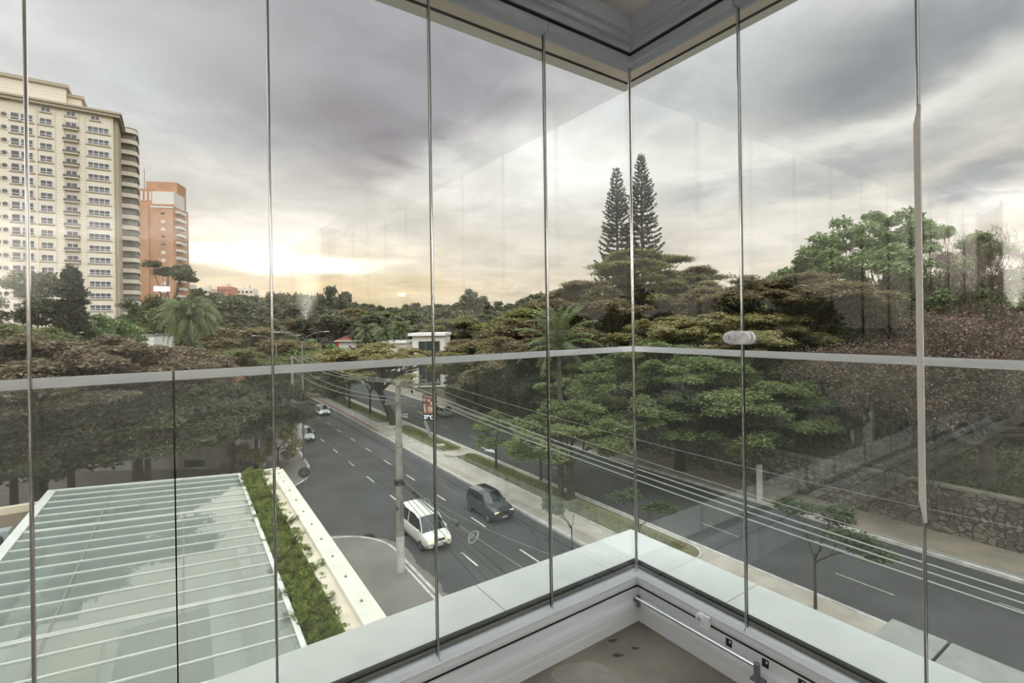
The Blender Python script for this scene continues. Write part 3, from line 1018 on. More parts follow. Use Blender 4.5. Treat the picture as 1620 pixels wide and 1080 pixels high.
def crown_points(kind, R, H, thick, n, r, hollow=.0):
    """tips of the crown in the tree's own frame, H is the top"""
    a = r.uniform(0, 2 * np.pi, n)
    if kind == 'umbrella':
        # layered plates: each plate is a level cushion of several tips
        per = 4; m = max(4, n // per)
        ap = r.uniform(0, 2 * np.pi, m); rp_ = np.sqrt(r.uniform(.02, 1, m))
        lob = 1 + .12 * np.sin(3 * ap + r.uniform(0, 6)) + .07 * np.sin(7 * ap)
        zp = H - thick * .62 * rp_ ** 2.2 - r.uniform(0, 1, m) ** 1.7 * thick * .5 - .03 * thick
        pr = R * .13 * r.uniform(.5, 1.7, m)
        j = r.integers(0, m, n); q = np.sqrt(r.uniform(0, 1, n))
        x = R * .9 * rp_[j] * lob[j] * np.cos(ap[j]) + pr[j] * q * np.cos(a)
        y = R * .9 * rp_[j] * lob[j] * np.sin(ap[j]) + pr[j] * q * np.sin(a)
        z = zp[j] - .12 * q ** 2 * pr[j] + r.normal(0, .16, n)
    elif kind == 'dome':
        rr = np.sqrt(r.uniform(0, 1, n)); top = np.sqrt(np.maximum(0, 1 - rr ** 2))
        sh = r.uniform(-.75, 1, n)
        z = H - thick + thick * np.where(sh > 0, top * (.55 + .45 * sh), top * sh * .5)
        lob = 1 + .15 * np.sin(3 * a + r.uniform(0, 6)) + .08 * np.sin(5 * a)
        x, y = R * rr * lob * np.cos(a), R * rr * lob * np.sin(a)
    elif kind == 'cone':
        z = H - thick * r.uniform(0, 1, n) ** .75
        f = (H - z) / thick
        x, y = R * f ** .8 * np.sqrt(r.uniform(.3, 1, n)) * np.cos(a), R * f ** .8 * np.sqrt(r.uniform(.3, 1, n)) * np.sin(a)
    return np.stack([x, y, z], 1)


def make_tree(kind, R, H, thick, fork, tips=90, leaves=20000, leaf=(.35, .07), cl=(1.3, .28), mat='umbrella', bark=None, trunk_r=.35, K=6, seed=1, lean=(0, 0), flat=.7, droop=.1, rise=.25, twig_r=.03, gap=0.0, spiky=None):
    """-> (trunk mesh, foliage mesh), in the tree's own frame"""
    r = np.random.default_rng(seed)
    T = crown_points(kind, R, H, thick, tips, r)
    T[:, 0] += lean[0] * 1.3; T[:, 1] += lean[1] * 1.3
    mb = MB(); skeleton(mb, r, T, fork, K=K, trunk_r=trunk_r, lean=lean, rise=rise, twig_r=twig_r)
    me = bpy.data.meshes.new('trunk'); me.from_pydata(mb.v, [], mb.f); me.materials.append(bark or bark_d)
    me.polygons.foreach_set('use_smooth', mb.smooth)
    n = leaves
    idx = r.integers(0, tips, n)
    w_ = r.uniform(.55, 1.25, tips)
    # each cluster is a flattened cushion, leaves crowd on its upper side
    u = unit(r.normal(0, 1, (n, 3))) * (r.uniform(0, 1, n) ** (1 / 2.2))[:, None]
    off = u * np.array([cl[0], cl[0], cl[1]]) * w_[idx][:, None]
    off[:, 2] -= (off[:, 0] ** 2 + off[:, 1] ** 2) / (cl[0] * 2.4) * (cl[1] * 1.2 / cl[0])
    P = T[idx] + off
    nrm = np.tile([0, 0, 1.0], (n, 1)) + u * .35
    sp = None
    if spiky: sp = unit(off * np.array([1, 1, .6]) + 1e-3) * spiky
    V = leaf_quads(P, nrm, leaf[0], leaf[1], r, droop=droop, flat=flat, spread=sp)
    return me, quads_mesh('foliage', V, n, LM[mat])


def place_tree(meshes, name, label, pos, rz=0.0, sc=1.0, group=None, cat='tree', scz=None):
    t = thing(name, label, cat, pos, rz, group)
    s_ = (sc, sc, scz or sc)
    for nm, me in zip(('trunk', 'foliage'), meshes):
        if me is None: continue
        o = obj(nm, me, t)
    t.scale = s_
    return t


def tree_at(x, Y, ytop, z0=0.0, road=True):
    """base position and height of a tree seen at column x, depth Y, top at row ytop;
    nothing grows on the carriageways: slide it along the sight line to a kerb"""
    c = .5534 + .8329 * (x - 810) / F
    if road and c * Y > 9.6 and not (21.8 < c * Y < 24.8) and c * Y < 36.6:
        far, near = 41.0 / c, 9.2 / c
        Y = far if far / Y < Y / near * 1.6 and far < 420 else near
    p = px(x, ytop, Y)
    return Vector((p.x, p.y, z0)), p.z - z0


# ---- big umbrella tree across the avenue, right of the corner
TR = {}
pos, H = tree_at(1072, 44.5, 524, .1)
m = make_tree('umbrella', 11.0, H, 8.5, 3.4, tips=480, leaves=170000, leaf=(.34, .06), cl=(1.0, .34), mat='green', trunk_r=.42, K=9, seed=3, flat=.75, rise=.25)
place_tree(m, 'umbrella_tree', 'huge feathery green umbrella tree with several dark trunks, right of the glass corner', pos)
# a yellower one joins it on the left, behind
pos, H = tree_at(1130, 50, 491, .1)
m = make_tree('umbrella', 11.3, H, 4.0, 4, tips=300, leaves=80000, leaf=(.38, .07), cl=(1.0, .3), mat='umbrella_y', trunk_r=.4, K=7, seed=4, flat=.8)
place_tree(m, 'umbrella_tree', 'yellowish flat umbrella crown showing over the guardrail right of the glass corner', pos)
# green feathery tree of the median, left of the corner
pos, H = tree_at(900, 37.2, 632, .15)
m = make_tree('umbrella', 5.2, H, 4.2, 2.6, tips=170, leaves=42000, leaf=(.32, .055), cl=(.75, .3), mat='green', trunk_r=.3, K=6, seed=5, flat=.7)
place_tree(m, 'median_tree', 'feathery tree with stout dark trunk on the grass median left of the corner', pos)
pos, H = tree_at(955, 50, 556, .1)
m = make_tree('umbrella', 8.2, H, 5.5, 3.5, tips=230, leaves=60000, leaf=(.36, .06), cl=(1.0, .32), mat='umbrella', trunk_r=.35, K=7, seed=6, flat=.72)
place_tree(m, 'umbrella_tree', 'olive umbrella tree beyond the far road, between the corner post and palm', pos)
sm_med = make_tree('dome', 2.6, 6.0, 2.8, 2.6, tips=42, leaves=9000, leaf=(.26, .06), cl=(.7, .22), mat='green', trunk_r=.12, K=4, seed=8, flat=.6, twig_r=.02)
p = gnd(785, 742, .15); place_tree(sm_med, 'median_tree', 'slender young green tree on the median beside the dark car', p + Vector((0, 0, .15)), sc=.85)
p = gnd(856, 762, .15); place_tree(sm_med, 'median_tree', 'small feathery tree on the median between sapling and stout trunk', p + Vector((0, 0, .15)), rz=2.1, sc=.9)
# foreground feathery sprays at the sill: two small trees on our side of the far road
sap = make_tree('umbrella', 2.4, 4.6, 1.6, 2.0, tips=30, leaves=4200, leaf=(.25, .055), cl=(.6, .15), mat='dark', trunk_r=.06, K=4, seed=12, flat=.7, twig_r=.015)
p = RD(24.9, 7.0, .15); q = gnd(1290, 962, .15)
place_tree(sap, 'street_sapling', 'thin dark sapling with a bent trunk just beyond the right sill', q, rz=.5, sc=1.05)
q = gnd(1012, 880, .15); place_tree(sap, 'street_sapling', 'low feathery sapling at the median kerb right of the corner', q, rz=1.5, sc=.8)
q = gnd(905, 875, .15); place_tree(sap, 'street_sapling', 'low feathery sapling at the median kerb left of the corner', q, rz=2.5, sc=.7)

# ---- umbrella crowns standing behind
pos, H = tree_at(1010, 64, 393, 1.0)
m = make_tree('umbrella', 9.6, H, 8.0, 7, tips=230, leaves=75000, leaf=(.42, .08), cl=(1.5, .3), mat='umbrella', trunk_r=.45, K=7, seed=21, flat=.75, rise=.35)
place_tree(m, 'umbrella_tree', 'tall layered umbrella tree spreading at the foot of the two spire pines', pos)
pos, H = tree_at(1095, 74, 418, 1.0)
m = make_tree('umbrella', 8.5, H, 6.5, 7, tips=120, leaves=36000, leaf=(.45, .09), cl=(1.5, .3), mat='umbrella_b', trunk_r=.4, K=6, seed=22, flat=.75, rise=.35)
place_tree(m, 'umbrella_tree', 'thin brownish umbrella crown right of the spire pines against the sky', pos)
pos, H = tree_at(1235, 52, 428, 3.0)
m = make_tree('umbrella', 10.3, H, 4.2, 5.5, tips=260, leaves=80000, leaf=(.4, .08), cl=(1.3, .26), mat='umbrella_b', trunk_r=.5, K=10, seed=23, flat=.78, rise=.3)
place_tree(m, 'umbrella_tree', 'broad dark umbrella tree with bare black limbs, right of the white latch', pos)
pos, H = tree_at(930, 58, 440, .5)
m = make_tree('umbrella', 7.5, H, 6.5, 5, tips=150, leaves=46000, leaf=(.42, .08), cl=(1.4, .28), mat='umbrella_b', trunk_r=.4, K=6, seed=24, flat=.75, rise=.35)
place_tree(m, 'umbrella_tree', 'dull olive umbrella tree left of the corner post, under the spire pines', pos)
# bright leafy tree on the hill
pos, H = tree_at(1385, 57, 338, 3.5)
m = make_tree('dome', 9.6, H, 9.5, 8, tips=190, leaves=62000, leaf=(.5, .12), cl=(1.15, .5), mat='bright', bark=bark_g, trunk_r=.4, K=9, seed=31, flat=.45, droop=.5, rise=.1, spiky=.5)
place_tree(m, 'leafy_tree', 'bright green leafy tree rising highest on the right hand hillside', pos)
pos, H = tree_at(1290, 66, 392, 3.5)
m2 = make_tree('dome', 5.5, H, 6, 7, tips=80, leaves=22000, leaf=(.5, .12), cl=(1.1, .45), mat='bright', bark=bark_g, trunk_r=.3, K=6, seed=32, flat=.45, droop=.4, rise=.1, spiky=.5)
place_tree(m2, 'leafy_tree', 'smaller bright green tree left of the tall leafy tree on the hillside', pos)
# dark understorey of the hillside
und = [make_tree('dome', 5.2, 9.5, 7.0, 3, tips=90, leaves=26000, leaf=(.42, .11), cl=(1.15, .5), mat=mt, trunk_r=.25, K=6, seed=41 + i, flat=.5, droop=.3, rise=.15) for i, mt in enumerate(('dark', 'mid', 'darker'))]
spots = [(1290, 62, 470, 2, 'dark tree under the bright crown on the hillside'),
         (1360, 56, 440, 0, 'dark rounded tree directly below the tall leafy tree'),
         (1440, 60, 432, 1, 'mid green tree behind the white edge strip'),
         (1500, 66, 425, 1, 'mid green tree between the bare trees on the hillside'),
         (1570, 60, 430, 0, 'dark green tree behind the bare trees at far right'),
         (1630, 56, 440, 1, 'mid green tree cut by the right edge of the photo'),
         (1180, 66, 470, 2, 'dark tree behind the limbs of the broad umbrella tree'),
         (1120, 70, 480, 2, 'dark tree left of the broad umbrella tree limbs'),
         (1260, 44, 560, 0, 'dark shrubby tree above the stone wall, beside the latch'),
         (1330, 46, 520, 2, 'dark tree under the right side of the broad umbrella crown'),
         (1200, 48, 590, 1, 'green tree over the stone wall right of the umbrella tree'),
         (1150, 52, 610, 0, 'dark tree low behind the umbrella tree'),
         (1010, 56, 560, 0, 'dark tree low behind the glass corner post'),
         (900, 60, 545, 2, 'dark tree low behind the big palm'),
         (840, 62, 560, 0, 'dark tree left of the big palm, beyond the far road'),
         (790, 66, 555, 2, 'dark tree beside the blue street signs'),
         (745, 70, 560, 0, 'dark tree left of the street signs'),
         (1400, 47, 590, 1, 'green tree over the stone wall behind the bare brown tree'),
         (1500, 44, 610, 0, 'dark tree over the stone wall behind the bare branches'),
         (1600, 42, 600, 2, 'dark tree over the stone wall at far right')]
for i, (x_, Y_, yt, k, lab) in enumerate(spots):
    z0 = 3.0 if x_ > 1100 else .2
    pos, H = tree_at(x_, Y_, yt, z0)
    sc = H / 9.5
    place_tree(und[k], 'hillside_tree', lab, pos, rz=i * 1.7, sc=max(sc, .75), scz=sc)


# ---- bare trees
def make_bare(R, H, thick, fork, tips, seed, trunk_r=.3, K=6, twigs=6000, tw=(.7, .012), lean=(0, 0), bark=None, leaves=0, leafmatn='rust', kind='dome', rise=.15, cl=(.8, .5), jit=.25, twig_r=.035, leaf=(.16, .05)):
    r = np.random.default_rng(seed)
    T = crown_points(kind, R, H, thick, tips, r)
    T[:, 0] += lean[0]; T[:, 1] += lean[1]
    mb = MB(); skeleton(mb, r, T, fork, K=K, trunk_r=trunk_r, lean=lean, rise=rise, twig_r=twig_r, jit=jit)
    # twigs: kinked thin strips growing outwards from the tips
    idx = r.integers(0, tips, twigs)
    P = T[idx] + r.normal(0, 1, (twigs, 3)) * np.array([cl[0], cl[0], cl[1]]) * .5
    out = unit(T[idx] - np.array([lean[0], lean[1], fork])); d = unit(out * .7 + r.normal(0, .6, (twigs, 3)) + np.array([0, 0, .25]))
    L_ = tw[0] * r.uniform(.5, 1.3, twigs)[:, None]
    s_ = unit(np.cross(d, r.normal(0, 1, (twigs, 3)))) * tw[1]
    k = unit(d + r.normal(0, .45, (twigs, 3)))
    A = P; B = P + d * L_ * .5; C = B + k * L_ * .5
    q1 = np.stack([A - s_, A + s_, B + s_ * .7, B - s_ * .7], 1); q2 = np.stack([B - s_ * .7, B + s_ * .7, C + s_ * .2, C - s_ * .2], 1)
    V = np.concatenate([q1, q2]).reshape(-1, 3)
    me = bpy.data.meshes.new('trunk'); me.from_pydata(mb.v, [], mb.f); me.materials.append(bark or bark_b)
    me.polygons.foreach_set('use_smooth', mb.smooth)
    tm = quads_mesh('twigs', V, 2 * twigs, bark or bark_b)
    lm = None
    if leaves:
        j = r.integers(0, twigs, leaves)
        lm = quads_mesh('foliage', leaf_quads(C[j] + r.normal(0, .05, (leaves, 3)), np.tile([0, 0, 1.], (leaves, 1)), leaf[0], leaf[1], r, flat=.3), leaves, LM[leafmatn])
    return me, tm, lm


def place_bare(ms, name, label, pos, rz=0, sc=1.0, group=None):
    t = thing(name, label, 'tree', pos, rz, group)
    for nm, me in zip(('trunk', 'twigs', 'foliage'), ms):
        if me: obj(nm, me, t)
    t.scale = (sc,) * 3
    return t


pos, H = tree_at(1503, 50, 362, 3)
place_bare(make_bare(4.4, H, 8.5, 5.5, 90, 51, trunk_r=.22, K=6, twigs=2600, tw=(1.0, .018), jit=.35), 'bare_tree', 'leafless twisting tree right of the white strip, against the sky', pos)
pos, H = tree_at(1590, 46, 366, 3)
place_bare(make_bare(5.6, H, 7.5, 6, 130, 52, trunk_r=.26, K=7, twigs=3600, tw=(1.0, .018), jit=.35), 'bare_tree', 'leafless wide tree against the sky at the right edge', pos)
pos, H = tree_at(1395, 47, 425, 3)
place_bare(make_bare(4.2, H, 6, 4, 60, 53, trunk_r=.16, K=5, twigs=1500, tw=(.8, .015), jit=.35, bark=bark_g), 'bare_tree', 'pale thin leafless tree in front of the bright leafy crown', pos)
# great brown tree with bare twigs in front of the hill
rust = pbr('bark_rust', (88, 80, 70), (62, 57, 51), scale=2, rough=.95)
pos = RD(40.5, 9.5, 3.0); H = 12.2
s_ = px(1490, 505, 30)
ms = make_bare(9.0, 10.3, 5.6, 2.6, 300, 54, trunk_r=.42, K=11, twigs=24000, tw=(.8, .014), bark=rust, leaves=26000, kind='umbrella', rise=.22, cl=(1.2, .6), jit=.3, twig_r=.028)
pos = Vector((29.4, 30.6, 3.0))
place_bare(ms, 'brown_tree', 'wide reddish brown nearly leafless tree leaning over the stone wall at right', pos, rz=.4)
ms = make_bare(5.0, 8.4, 4.2, 2.2, 110, 55, trunk_r=.3, K=8, twigs=8000, tw=(.8, .014), bark=rust, leaves=8000, kind='umbrella', rise=.22, cl=(1.1, .5), jit=.3, twig_r=.028)
place_bare(ms, 'brown_tree', 'smaller reddish brown twiggy tree left of the wide brown tree', Vector((27.0, 38.5, 3.0)), rz=1.2)


place_bare(make_bare(3.6, 4.6, 4.6, 1.2, 60, 57, trunk_r=.16, K=6, twigs=1500, tw=(.8, .013), bark=bark_g, lean=(-2.4, -1.6), jit=.4), 'bare_tree', 'crooked leafless branches hanging over the stone wall to the pavement', Vector((26.5, 32.8, 3.0)))


# ---- two spire pines
def make_spire(H, R, seed):
    r = np.random.default_rng(seed)
    mb = MB()
    mb.tube([(0, 0, 0), (0, 0, H * .5), (0, 0, H)], [.42, .28, .03], 8)
    Q = []; z = H * .10
    while z < H - .3:
        f = 1 - z / H
        Lb = R * (f ** .85) * r.uniform(.88, 1.08) + .18
        nb = 8 if f > .15 else 6
        a0 = r.uniform(0, 6.28)
        for k in range(nb):
            a = a0 + k * 2 * math.pi / nb + r.normal(0, .12); l = Lb * r.uniform(.82, 1.08)
            n = 7
            pts = []
            for i in range(n + 1):
                u = i / n
                pts.append((math.cos(a) * l * u, math.sin(a) * l * u, z + l * (-.16 * u + .36 * u ** 3) + (.35 * l * u if f < .25 else 0)))
            mb.tube([Vector(p) for p in pts], [.05 * (1 - .7 * i / n) for i in range(n + 1)], 4, cap=False)
            P = np.array(pts); m = int(40 * l)
            t = r.uniform(.12, 1, m) ** .7
            fi = t * n; i0 = np.minimum(fi.astype(int), n - 1); fr = (fi - i0)[:, None]
            B = P[i0] * (1 - fr) + P[i0 + 1] * fr
            Q.append((B, np.tile([math.cos(a), math.sin(a), .25], (m, 1))))
        z += (.76 if f > .3 else .55) * r.uniform(.9, 1.1)
    B = np.concatenate([q[0] for q in Q]); D = np.concatenate([q[1] for q in Q]); n = len(B)
    d = unit(D * .8 + r.normal(0, .55, (n, 3)))
    l = .36 * r.uniform(.6, 1.2, n)[:, None]; s_ = unit(np.cross(d, r.normal(0, 1, (n, 3)))) * .06
    B = B + r.normal(0, .03, (n, 3))
    V = np.stack([B, B + d * l * .5 + s_, B + d * l, B + d * l * .5 - s_], 1).reshape(-1, 3)
    me = bpy.data.meshes.new('trunk'); me.from_pydata(mb.v, [], mb.f); me.materials.append(bark_d)
    return me, quads_mesh('foliage', V, n, LM['pine'])


pos, H = tree_at(1014, 78, 241, 1)
place_tree(make_spire(H, 6.9, 61), 'spire_pine', 'taller dark spire pine right of the glass corner post', pos)
pos, H = tree_at(975, 80, 263, 1)
place_tree(make_spire(H, 6.9, 62), 'spire_pine', 'shorter dark spire pine left of the glass corner post', pos)


# ---- palms
def make_palm(H, Lf, nf, seed, trunk_r=.28, erect=.5, droopy=1.0, leaflet=.55, per=46):
    r = np.random.default_rng(seed)
    mb = MB()
    mb.tube([(0, 0, 0), (.05, 0, H * .5), (0, 0, H)], [trunk_r * 1.2, trunk_r, trunk_r * .8], 10)
    A = []; ra = MB()
    for k in range(nf):
        a = k * 2.39996 + r.normal(0, .1); e = erect * 1.5 * (1 - k / nf) ** .8 - .25 * (k / nf)
        n = 9; p = np.array([0, 0, H]); pts = [p.copy()]; ang = math.pi / 2 * min(.95, max(-.3, e)) + .05
        for i in range(n):
            st_ = Lf / n
            p = p + st_ * np.array([math.cos(a) * math.cos(ang), math.sin(a) * math.cos(ang), math.sin(ang)])
            ang -= droopy * (.12 + .10 * i / n) * (1.0 + .3 * r.normal()); ang = max(ang, -1.45)
            pts.append(p.copy())
        ra.tube([Vector(q) for q in pts], [.045 * (1 - .8 * i / n) for i in range(n + 1)], 4, cap=False)
        P = np.array(pts); t = np.repeat(np.linspace(.12, 1, per), 2); sd = np.tile([1, -1], per)
        fi = t * n; i0 = np.minimum(fi.astype(int), n - 1); fr = (fi - i0)[:, None]
        B = P[i0] * (1 - fr) + P[i0 + 1] * fr; T_ = unit(P[i0 + 1] - P[i0])
        side = np.array([-math.sin(a), math.cos(a), 0]) * sd[:, None]
        d = unit(side * .8 + T_ * .65 + np.array([0, 0, -.35 * droopy]) + r.normal(0, .12, (len(t), 3)))
        l = (leaflet * (np.sin(np.pi * np.clip(t * .9 + .08, 0, 1)) * .8 + .25))[:, None]
        w = unit(np.cross(d, T_)) * .0 + T_ * .035
        dn = np.array([0, 0, -1.]) * l * .25 * droopy
        A.append(np.stack([B - w, B + w, B + d * l + dn + w * .3, B + d * l + dn - w * .3], 1))
    V = np.concatenate(A).reshape(-1, 3)
    me = bpy.data.meshes.new('trunk'); b = mb; me.from_pydata(b.v, [], b.f); me.materials.append(bark_g)
    m2 = bpy.data.meshes.new('frond_ribs'); m2.from_pydata(ra.v, [], ra.f); m2.materials.append(LM['palm'])
    return me, quads_mesh('fronds', V, len(V) // 4, LM['palm']), m2


def place_palm(ms, label, pos, rz=0, sc=1.0):
    t = thing('palm_tree', label, 'palm', pos, rz)
    for nm, me in zip(('trunk', 'fronds', 'frond_ribs'), ms): obj(nm, me, t)
    t.scale = (sc,) * 3
    return t


pos, H = tree_at(884, 38, 548, .2)
place_palm(make_palm(H, 3.9, 30, 71, erect=.85, droopy=.85, leaflet=.5, trunk_r=.2), 'big feathery palm with arching fronds left of the corner post', pos)
pos, H = tree_at(300, 68, 506, .2)
place_palm(make_palm(H, 4.9, 64, 72, erect=.8, droopy=1.55, leaflet=.9, per=64, trunk_r=.3), 'round drooping palm in front of the orange tower', pos)
pm2 = make_palm(8.6, 3.0, 34, 74, erect=.8, droopy=1.3, leaflet=.55)
pm = make_palm(9.0, 4.0, 34, 73, erect=.7, droopy=1.25, leaflet=.7)
pos, H = tree_at(608, 122, 512, .2); place_palm(pm2, 'tall palm with brown skirt beside the white houses', pos, 0, 1.25)
pos, H = tree_at(634, 126, 520, .2); place_palm(pm2, 'lower palm just right of the tall palm by the houses', pos, 2, H / 9.0)
pos, H = tree_at(580, 128, 524, .2); place_palm(pm2, 'lower palm left of the tall palm, over the red roof', pos, 4, H / 9.0)
pos, H = tree_at(816, 58, 600, .2); place_palm(pm, 'short palm in the shade beyond the far road', pos, 1, H / 9.0)
# ---- left hand side
# great brown crown filling the left above the guardrail
brown_big = make_tree('umbrella', 9.5, 13.2, 4.4, 3.6, tips=270, leaves=95000, leaf=(.34, .08), cl=(1.15, .32), mat='tower', trunk_r=.42, K=9, seed=81, flat=.55, droop=.25, rise=.22)
brown_2 = make_tree('umbrella', 7.5, 12.2, 4.0, 3.6, tips=170, leaves=56000, leaf=(.34, .08), cl=(1.1, .32), mat='mid', trunk_r=.34, K=8, seed=82, flat=.55, droop=.25, rise=.22)
for ms, x_, Y_, yt, lab, rz in ((brown_big, 60, 33, 520, 'brownish wide tree filling the far left over the guardrail', 0),
                                (brown_big, 215, 44, 542, 'brownish wide tree in front of the white tower', 1.3),
                                (brown_2, 345, 55, 540, 'olive rounded tree below the drooping palm', 2.2),
                                (brown_2, 430, 66, 556, 'olive tree behind the left utility pole', 3.4),
                                (brown_2, -60, 44, 500, 'brownish tree cut by the left edge of the photo', 4.1)):
    pos, H = tree_at(x_, Y_, yt, .1); b_ = 13.2 if ms is brown_big else 12.2
    place_tree(ms, 'broad_tree', lab, pos, rz, H / b_)
dk = make_tree('dome', 4.6, 8.0, 3.1, 3.4, tips=90, leaves=23000, leaf=(.3, .08), cl=(1.0, .4), mat='dark', trunk_r=.19, K=7, seed=83, flat=.5, droop=.35, rise=.15)
dk2 = make_tree('dome', 4.6, 8.0, 3.4, 3.2, tips=95, leaves=26000, leaf=(.3, .08), cl=(1.0, .4), mat='darker', trunk_r=.2, K=7, seed=84, flat=.5, droop=.35, rise=.15)
for ms, x_, Y_, yt, lab, rz in ((dk, 365, 43, 612, 'dark bushy tree over the grey wall, right of the others', 0),
                                (dk2, 404, 46, 590, 'dark dense tree leaning over the avenue above the silver car', 1),
                                (dk, 232, 36, 600, 'dark tree with crooked trunk before the grey wall', 2),
                                (dk2, 110, 34, 606, 'dark tree at left beside the vertical gap', 3),
                                (dk, 20, 33, 606, 'dark tree at far left below the guardrail edge', 4),
                                (dk2, 300, 50, 590, 'dark tree behind the grey wall under the orange roof', 5)):
    pos, H = tree_at(x_, Y_, yt, .1)
    place_tree(ms, 'street_tree', lab, pos, rz, H / 8.0 * (.8 if 400 < x_ < 420 else 1.0), scz=H / 8.0)
# pines and the cypress in front of the white tower
cy = make_tree('cone', 2.3, 15, 13.2, .8, tips=140, leaves=36000, leaf=(.35, .09), cl=(.55, .6), mat='darker', trunk_r=.25, K=5, seed=91, flat=.2, droop=-.6)
pos, H = tree_at(112, 62, 424, .1); place_tree(cy, 'cypress', 'dark pointed cypress in front of the white tower', pos, 0, H / 15)
pn = make_tree('dome', 3.4, 16, 8.5, 9, tips=46, leaves=19000, leaf=(.35, .07), cl=(1.0, .45), mat='dark', trunk_r=.28, K=5, seed=92, flat=.4, droop=-.2)
for x_, Y_, yt, lab, rz, sc in ((38, 60, 414, 'dark clumpy pine at far left before the white tower', 0, 1), (82, 66, 426, 'dark pine between the clumpy pine and the cypress', 2, .8)):
    pos, H = tree_at(x_, Y_, yt, .1); place_tree(pn, 'pine_tree', lab, pos, rz, H / 16)
# row of slim trees on the median further along
slim = [make_tree('umbrella', 3.6, 7.5, 2.6, 2.8, tips=50, leaves=11000, leaf=(.34, .08), cl=(.9, .22), mat=mt, trunk_r=.14, K=5, seed=101 + i, flat=.65, rise=.4, twig_r=.02) for i, mt in enumerate(('mid', 'umbrella'))]
for i, (x_, y_, sc) in enumerate(((586, 655, .95), (553, 645, 1.05), (545, 638, .85), (530, 633, .95), (523, 627, 1.0), (509, 623, 1.0), (498, 610, 1), (488, 604, .95), (478, 598, 1.0))):
    p = gnd(x_, y_, .15)
    s__, t__ = st(p); p = RD(min(max(s__, 22.2), 24.3), t__, .15)
    place_tree(slim[i % 2], 'median_tree', 'slim dark stemmed tree in the row along the grass median', p, rz=i * 1.1, sc=sc * 1.22, group='row of slim trees on the median')
pos = gnd(624, 671, .15)
m = make_tree('umbrella', 8.6, 11.2, 3.6, 4.2, tips=210, leaves=60000, leaf=(.36, .08), cl=(1.15, .24), mat='umbrella_y', trunk_r=.48, K=6, seed=111, lean=(-2.0, .6), flat=.75, rise=.2)
place_tree(m, 'umbrella_tree', 'forked dark trunk and wide yellowish flat crown behind the utility pole', pos)
# bright bushes near the orange roofed house
bb = make_tree('dome', 3.6, 6.5, 4.6, 1.8, tips=60, leaves=17000, leaf=(.4, .13), cl=(.8, .5), mat='bright', trunk_r=.2, K=5, seed=121, flat=.4, droop=.3)
for x_, Y_, yt, lab, sc in ((492, 106, 538, 'bright green rounded tree behind the double street lamp', 1.1), (522, 96, 546, 'bright green bush before the orange roofed house', .8), (474, 118, 548, 'bright green bush beside the left utility pole', .9)):
    pos, H = tree_at(x_, Y_, yt, .1); place_tree(bb, 'bright_tree', lab, pos, Y_, H / 6.5 * sc / sc)

# ---- mid distance and skyline
mids = [make_tree('umbrella', 8, 12, 5.0, 4, tips=90, leaves=22000, leaf=(.55, .13), cl=(1.6, .35), mat='umbrella_b', trunk_r=.35, K=6, seed=131, flat=.7),
        make_tree('umbrella', 8, 12, 5.0, 4, tips=90, leaves=22000, leaf=(.55, .13), cl=(1.6, .35), mat='umbrella', trunk_r=.35, K=6, seed=132, flat=.7),
        make_tree('dome', 6, 13, 8.0, 4, tips=70, leaves=20000, leaf=(.55, .15), cl=(1.4, .7), mat='mid', trunk_r=.35, K=6, seed=133, flat=.5),
        make_tree('dome', 5, 16, 8.0, 7, tips=50, leaves=16000, leaf=(.55, .15), cl=(1.4, .7), mat='dark', trunk_r=.35, K=6, seed=134, flat=.5)]
r = random.Random(5)
mid_spots = [(540, 105, 486, 0), (500, 115, 494, 0), (455, 120, 505, 2), (410, 95, 515, 0), (370, 110, 505, 1), (330, 130, 470, 3), (250, 110, 462, 3), (275, 100, 480, 2),
             (225, 120, 470, 3), (400, 140, 490, 2), (585, 175, 488, 1), (650, 152, 486, 2), (690, 145, 492, 2), (725, 135, 498, 1), (778, 92, 522, 0), (790, 86, 518, 0),
             (830, 78, 500, 0), (770, 78, 535, 1), (860, 88, 478, 1), (815, 100, 486, 2), (845, 105, 470, 2), (900, 95, 452, 2), (740, 78, 545, 0), (820, 66, 530, 0),
             (395, 78, 545, 1), (465, 100, 520, 1), (180, 84, 530, 2), (240, 90, 520, 3), (150, 70, 545, 2), (1060, 90, 455, 1), (1150, 85, 462, 1), (1500, 85, 440, 2), (1580, 85, 445, 2), (1450, 90, 430, 2)]
def zone0(x):
    return next(z for m_, z in [(200, 'before the cream tower'), (300, 'before the brick tower'), (430, 'between brick tower and glass joint'), (560, 'right of the left glass joint'), (690, 'around the white houses'), (790, 'right of the white houses'), (880, 'left of the big palm'), (1010, 'left of the spire pines'), (1200, 'right of the spire pines'), (9999, 'behind the bare trees')] if x < m_)


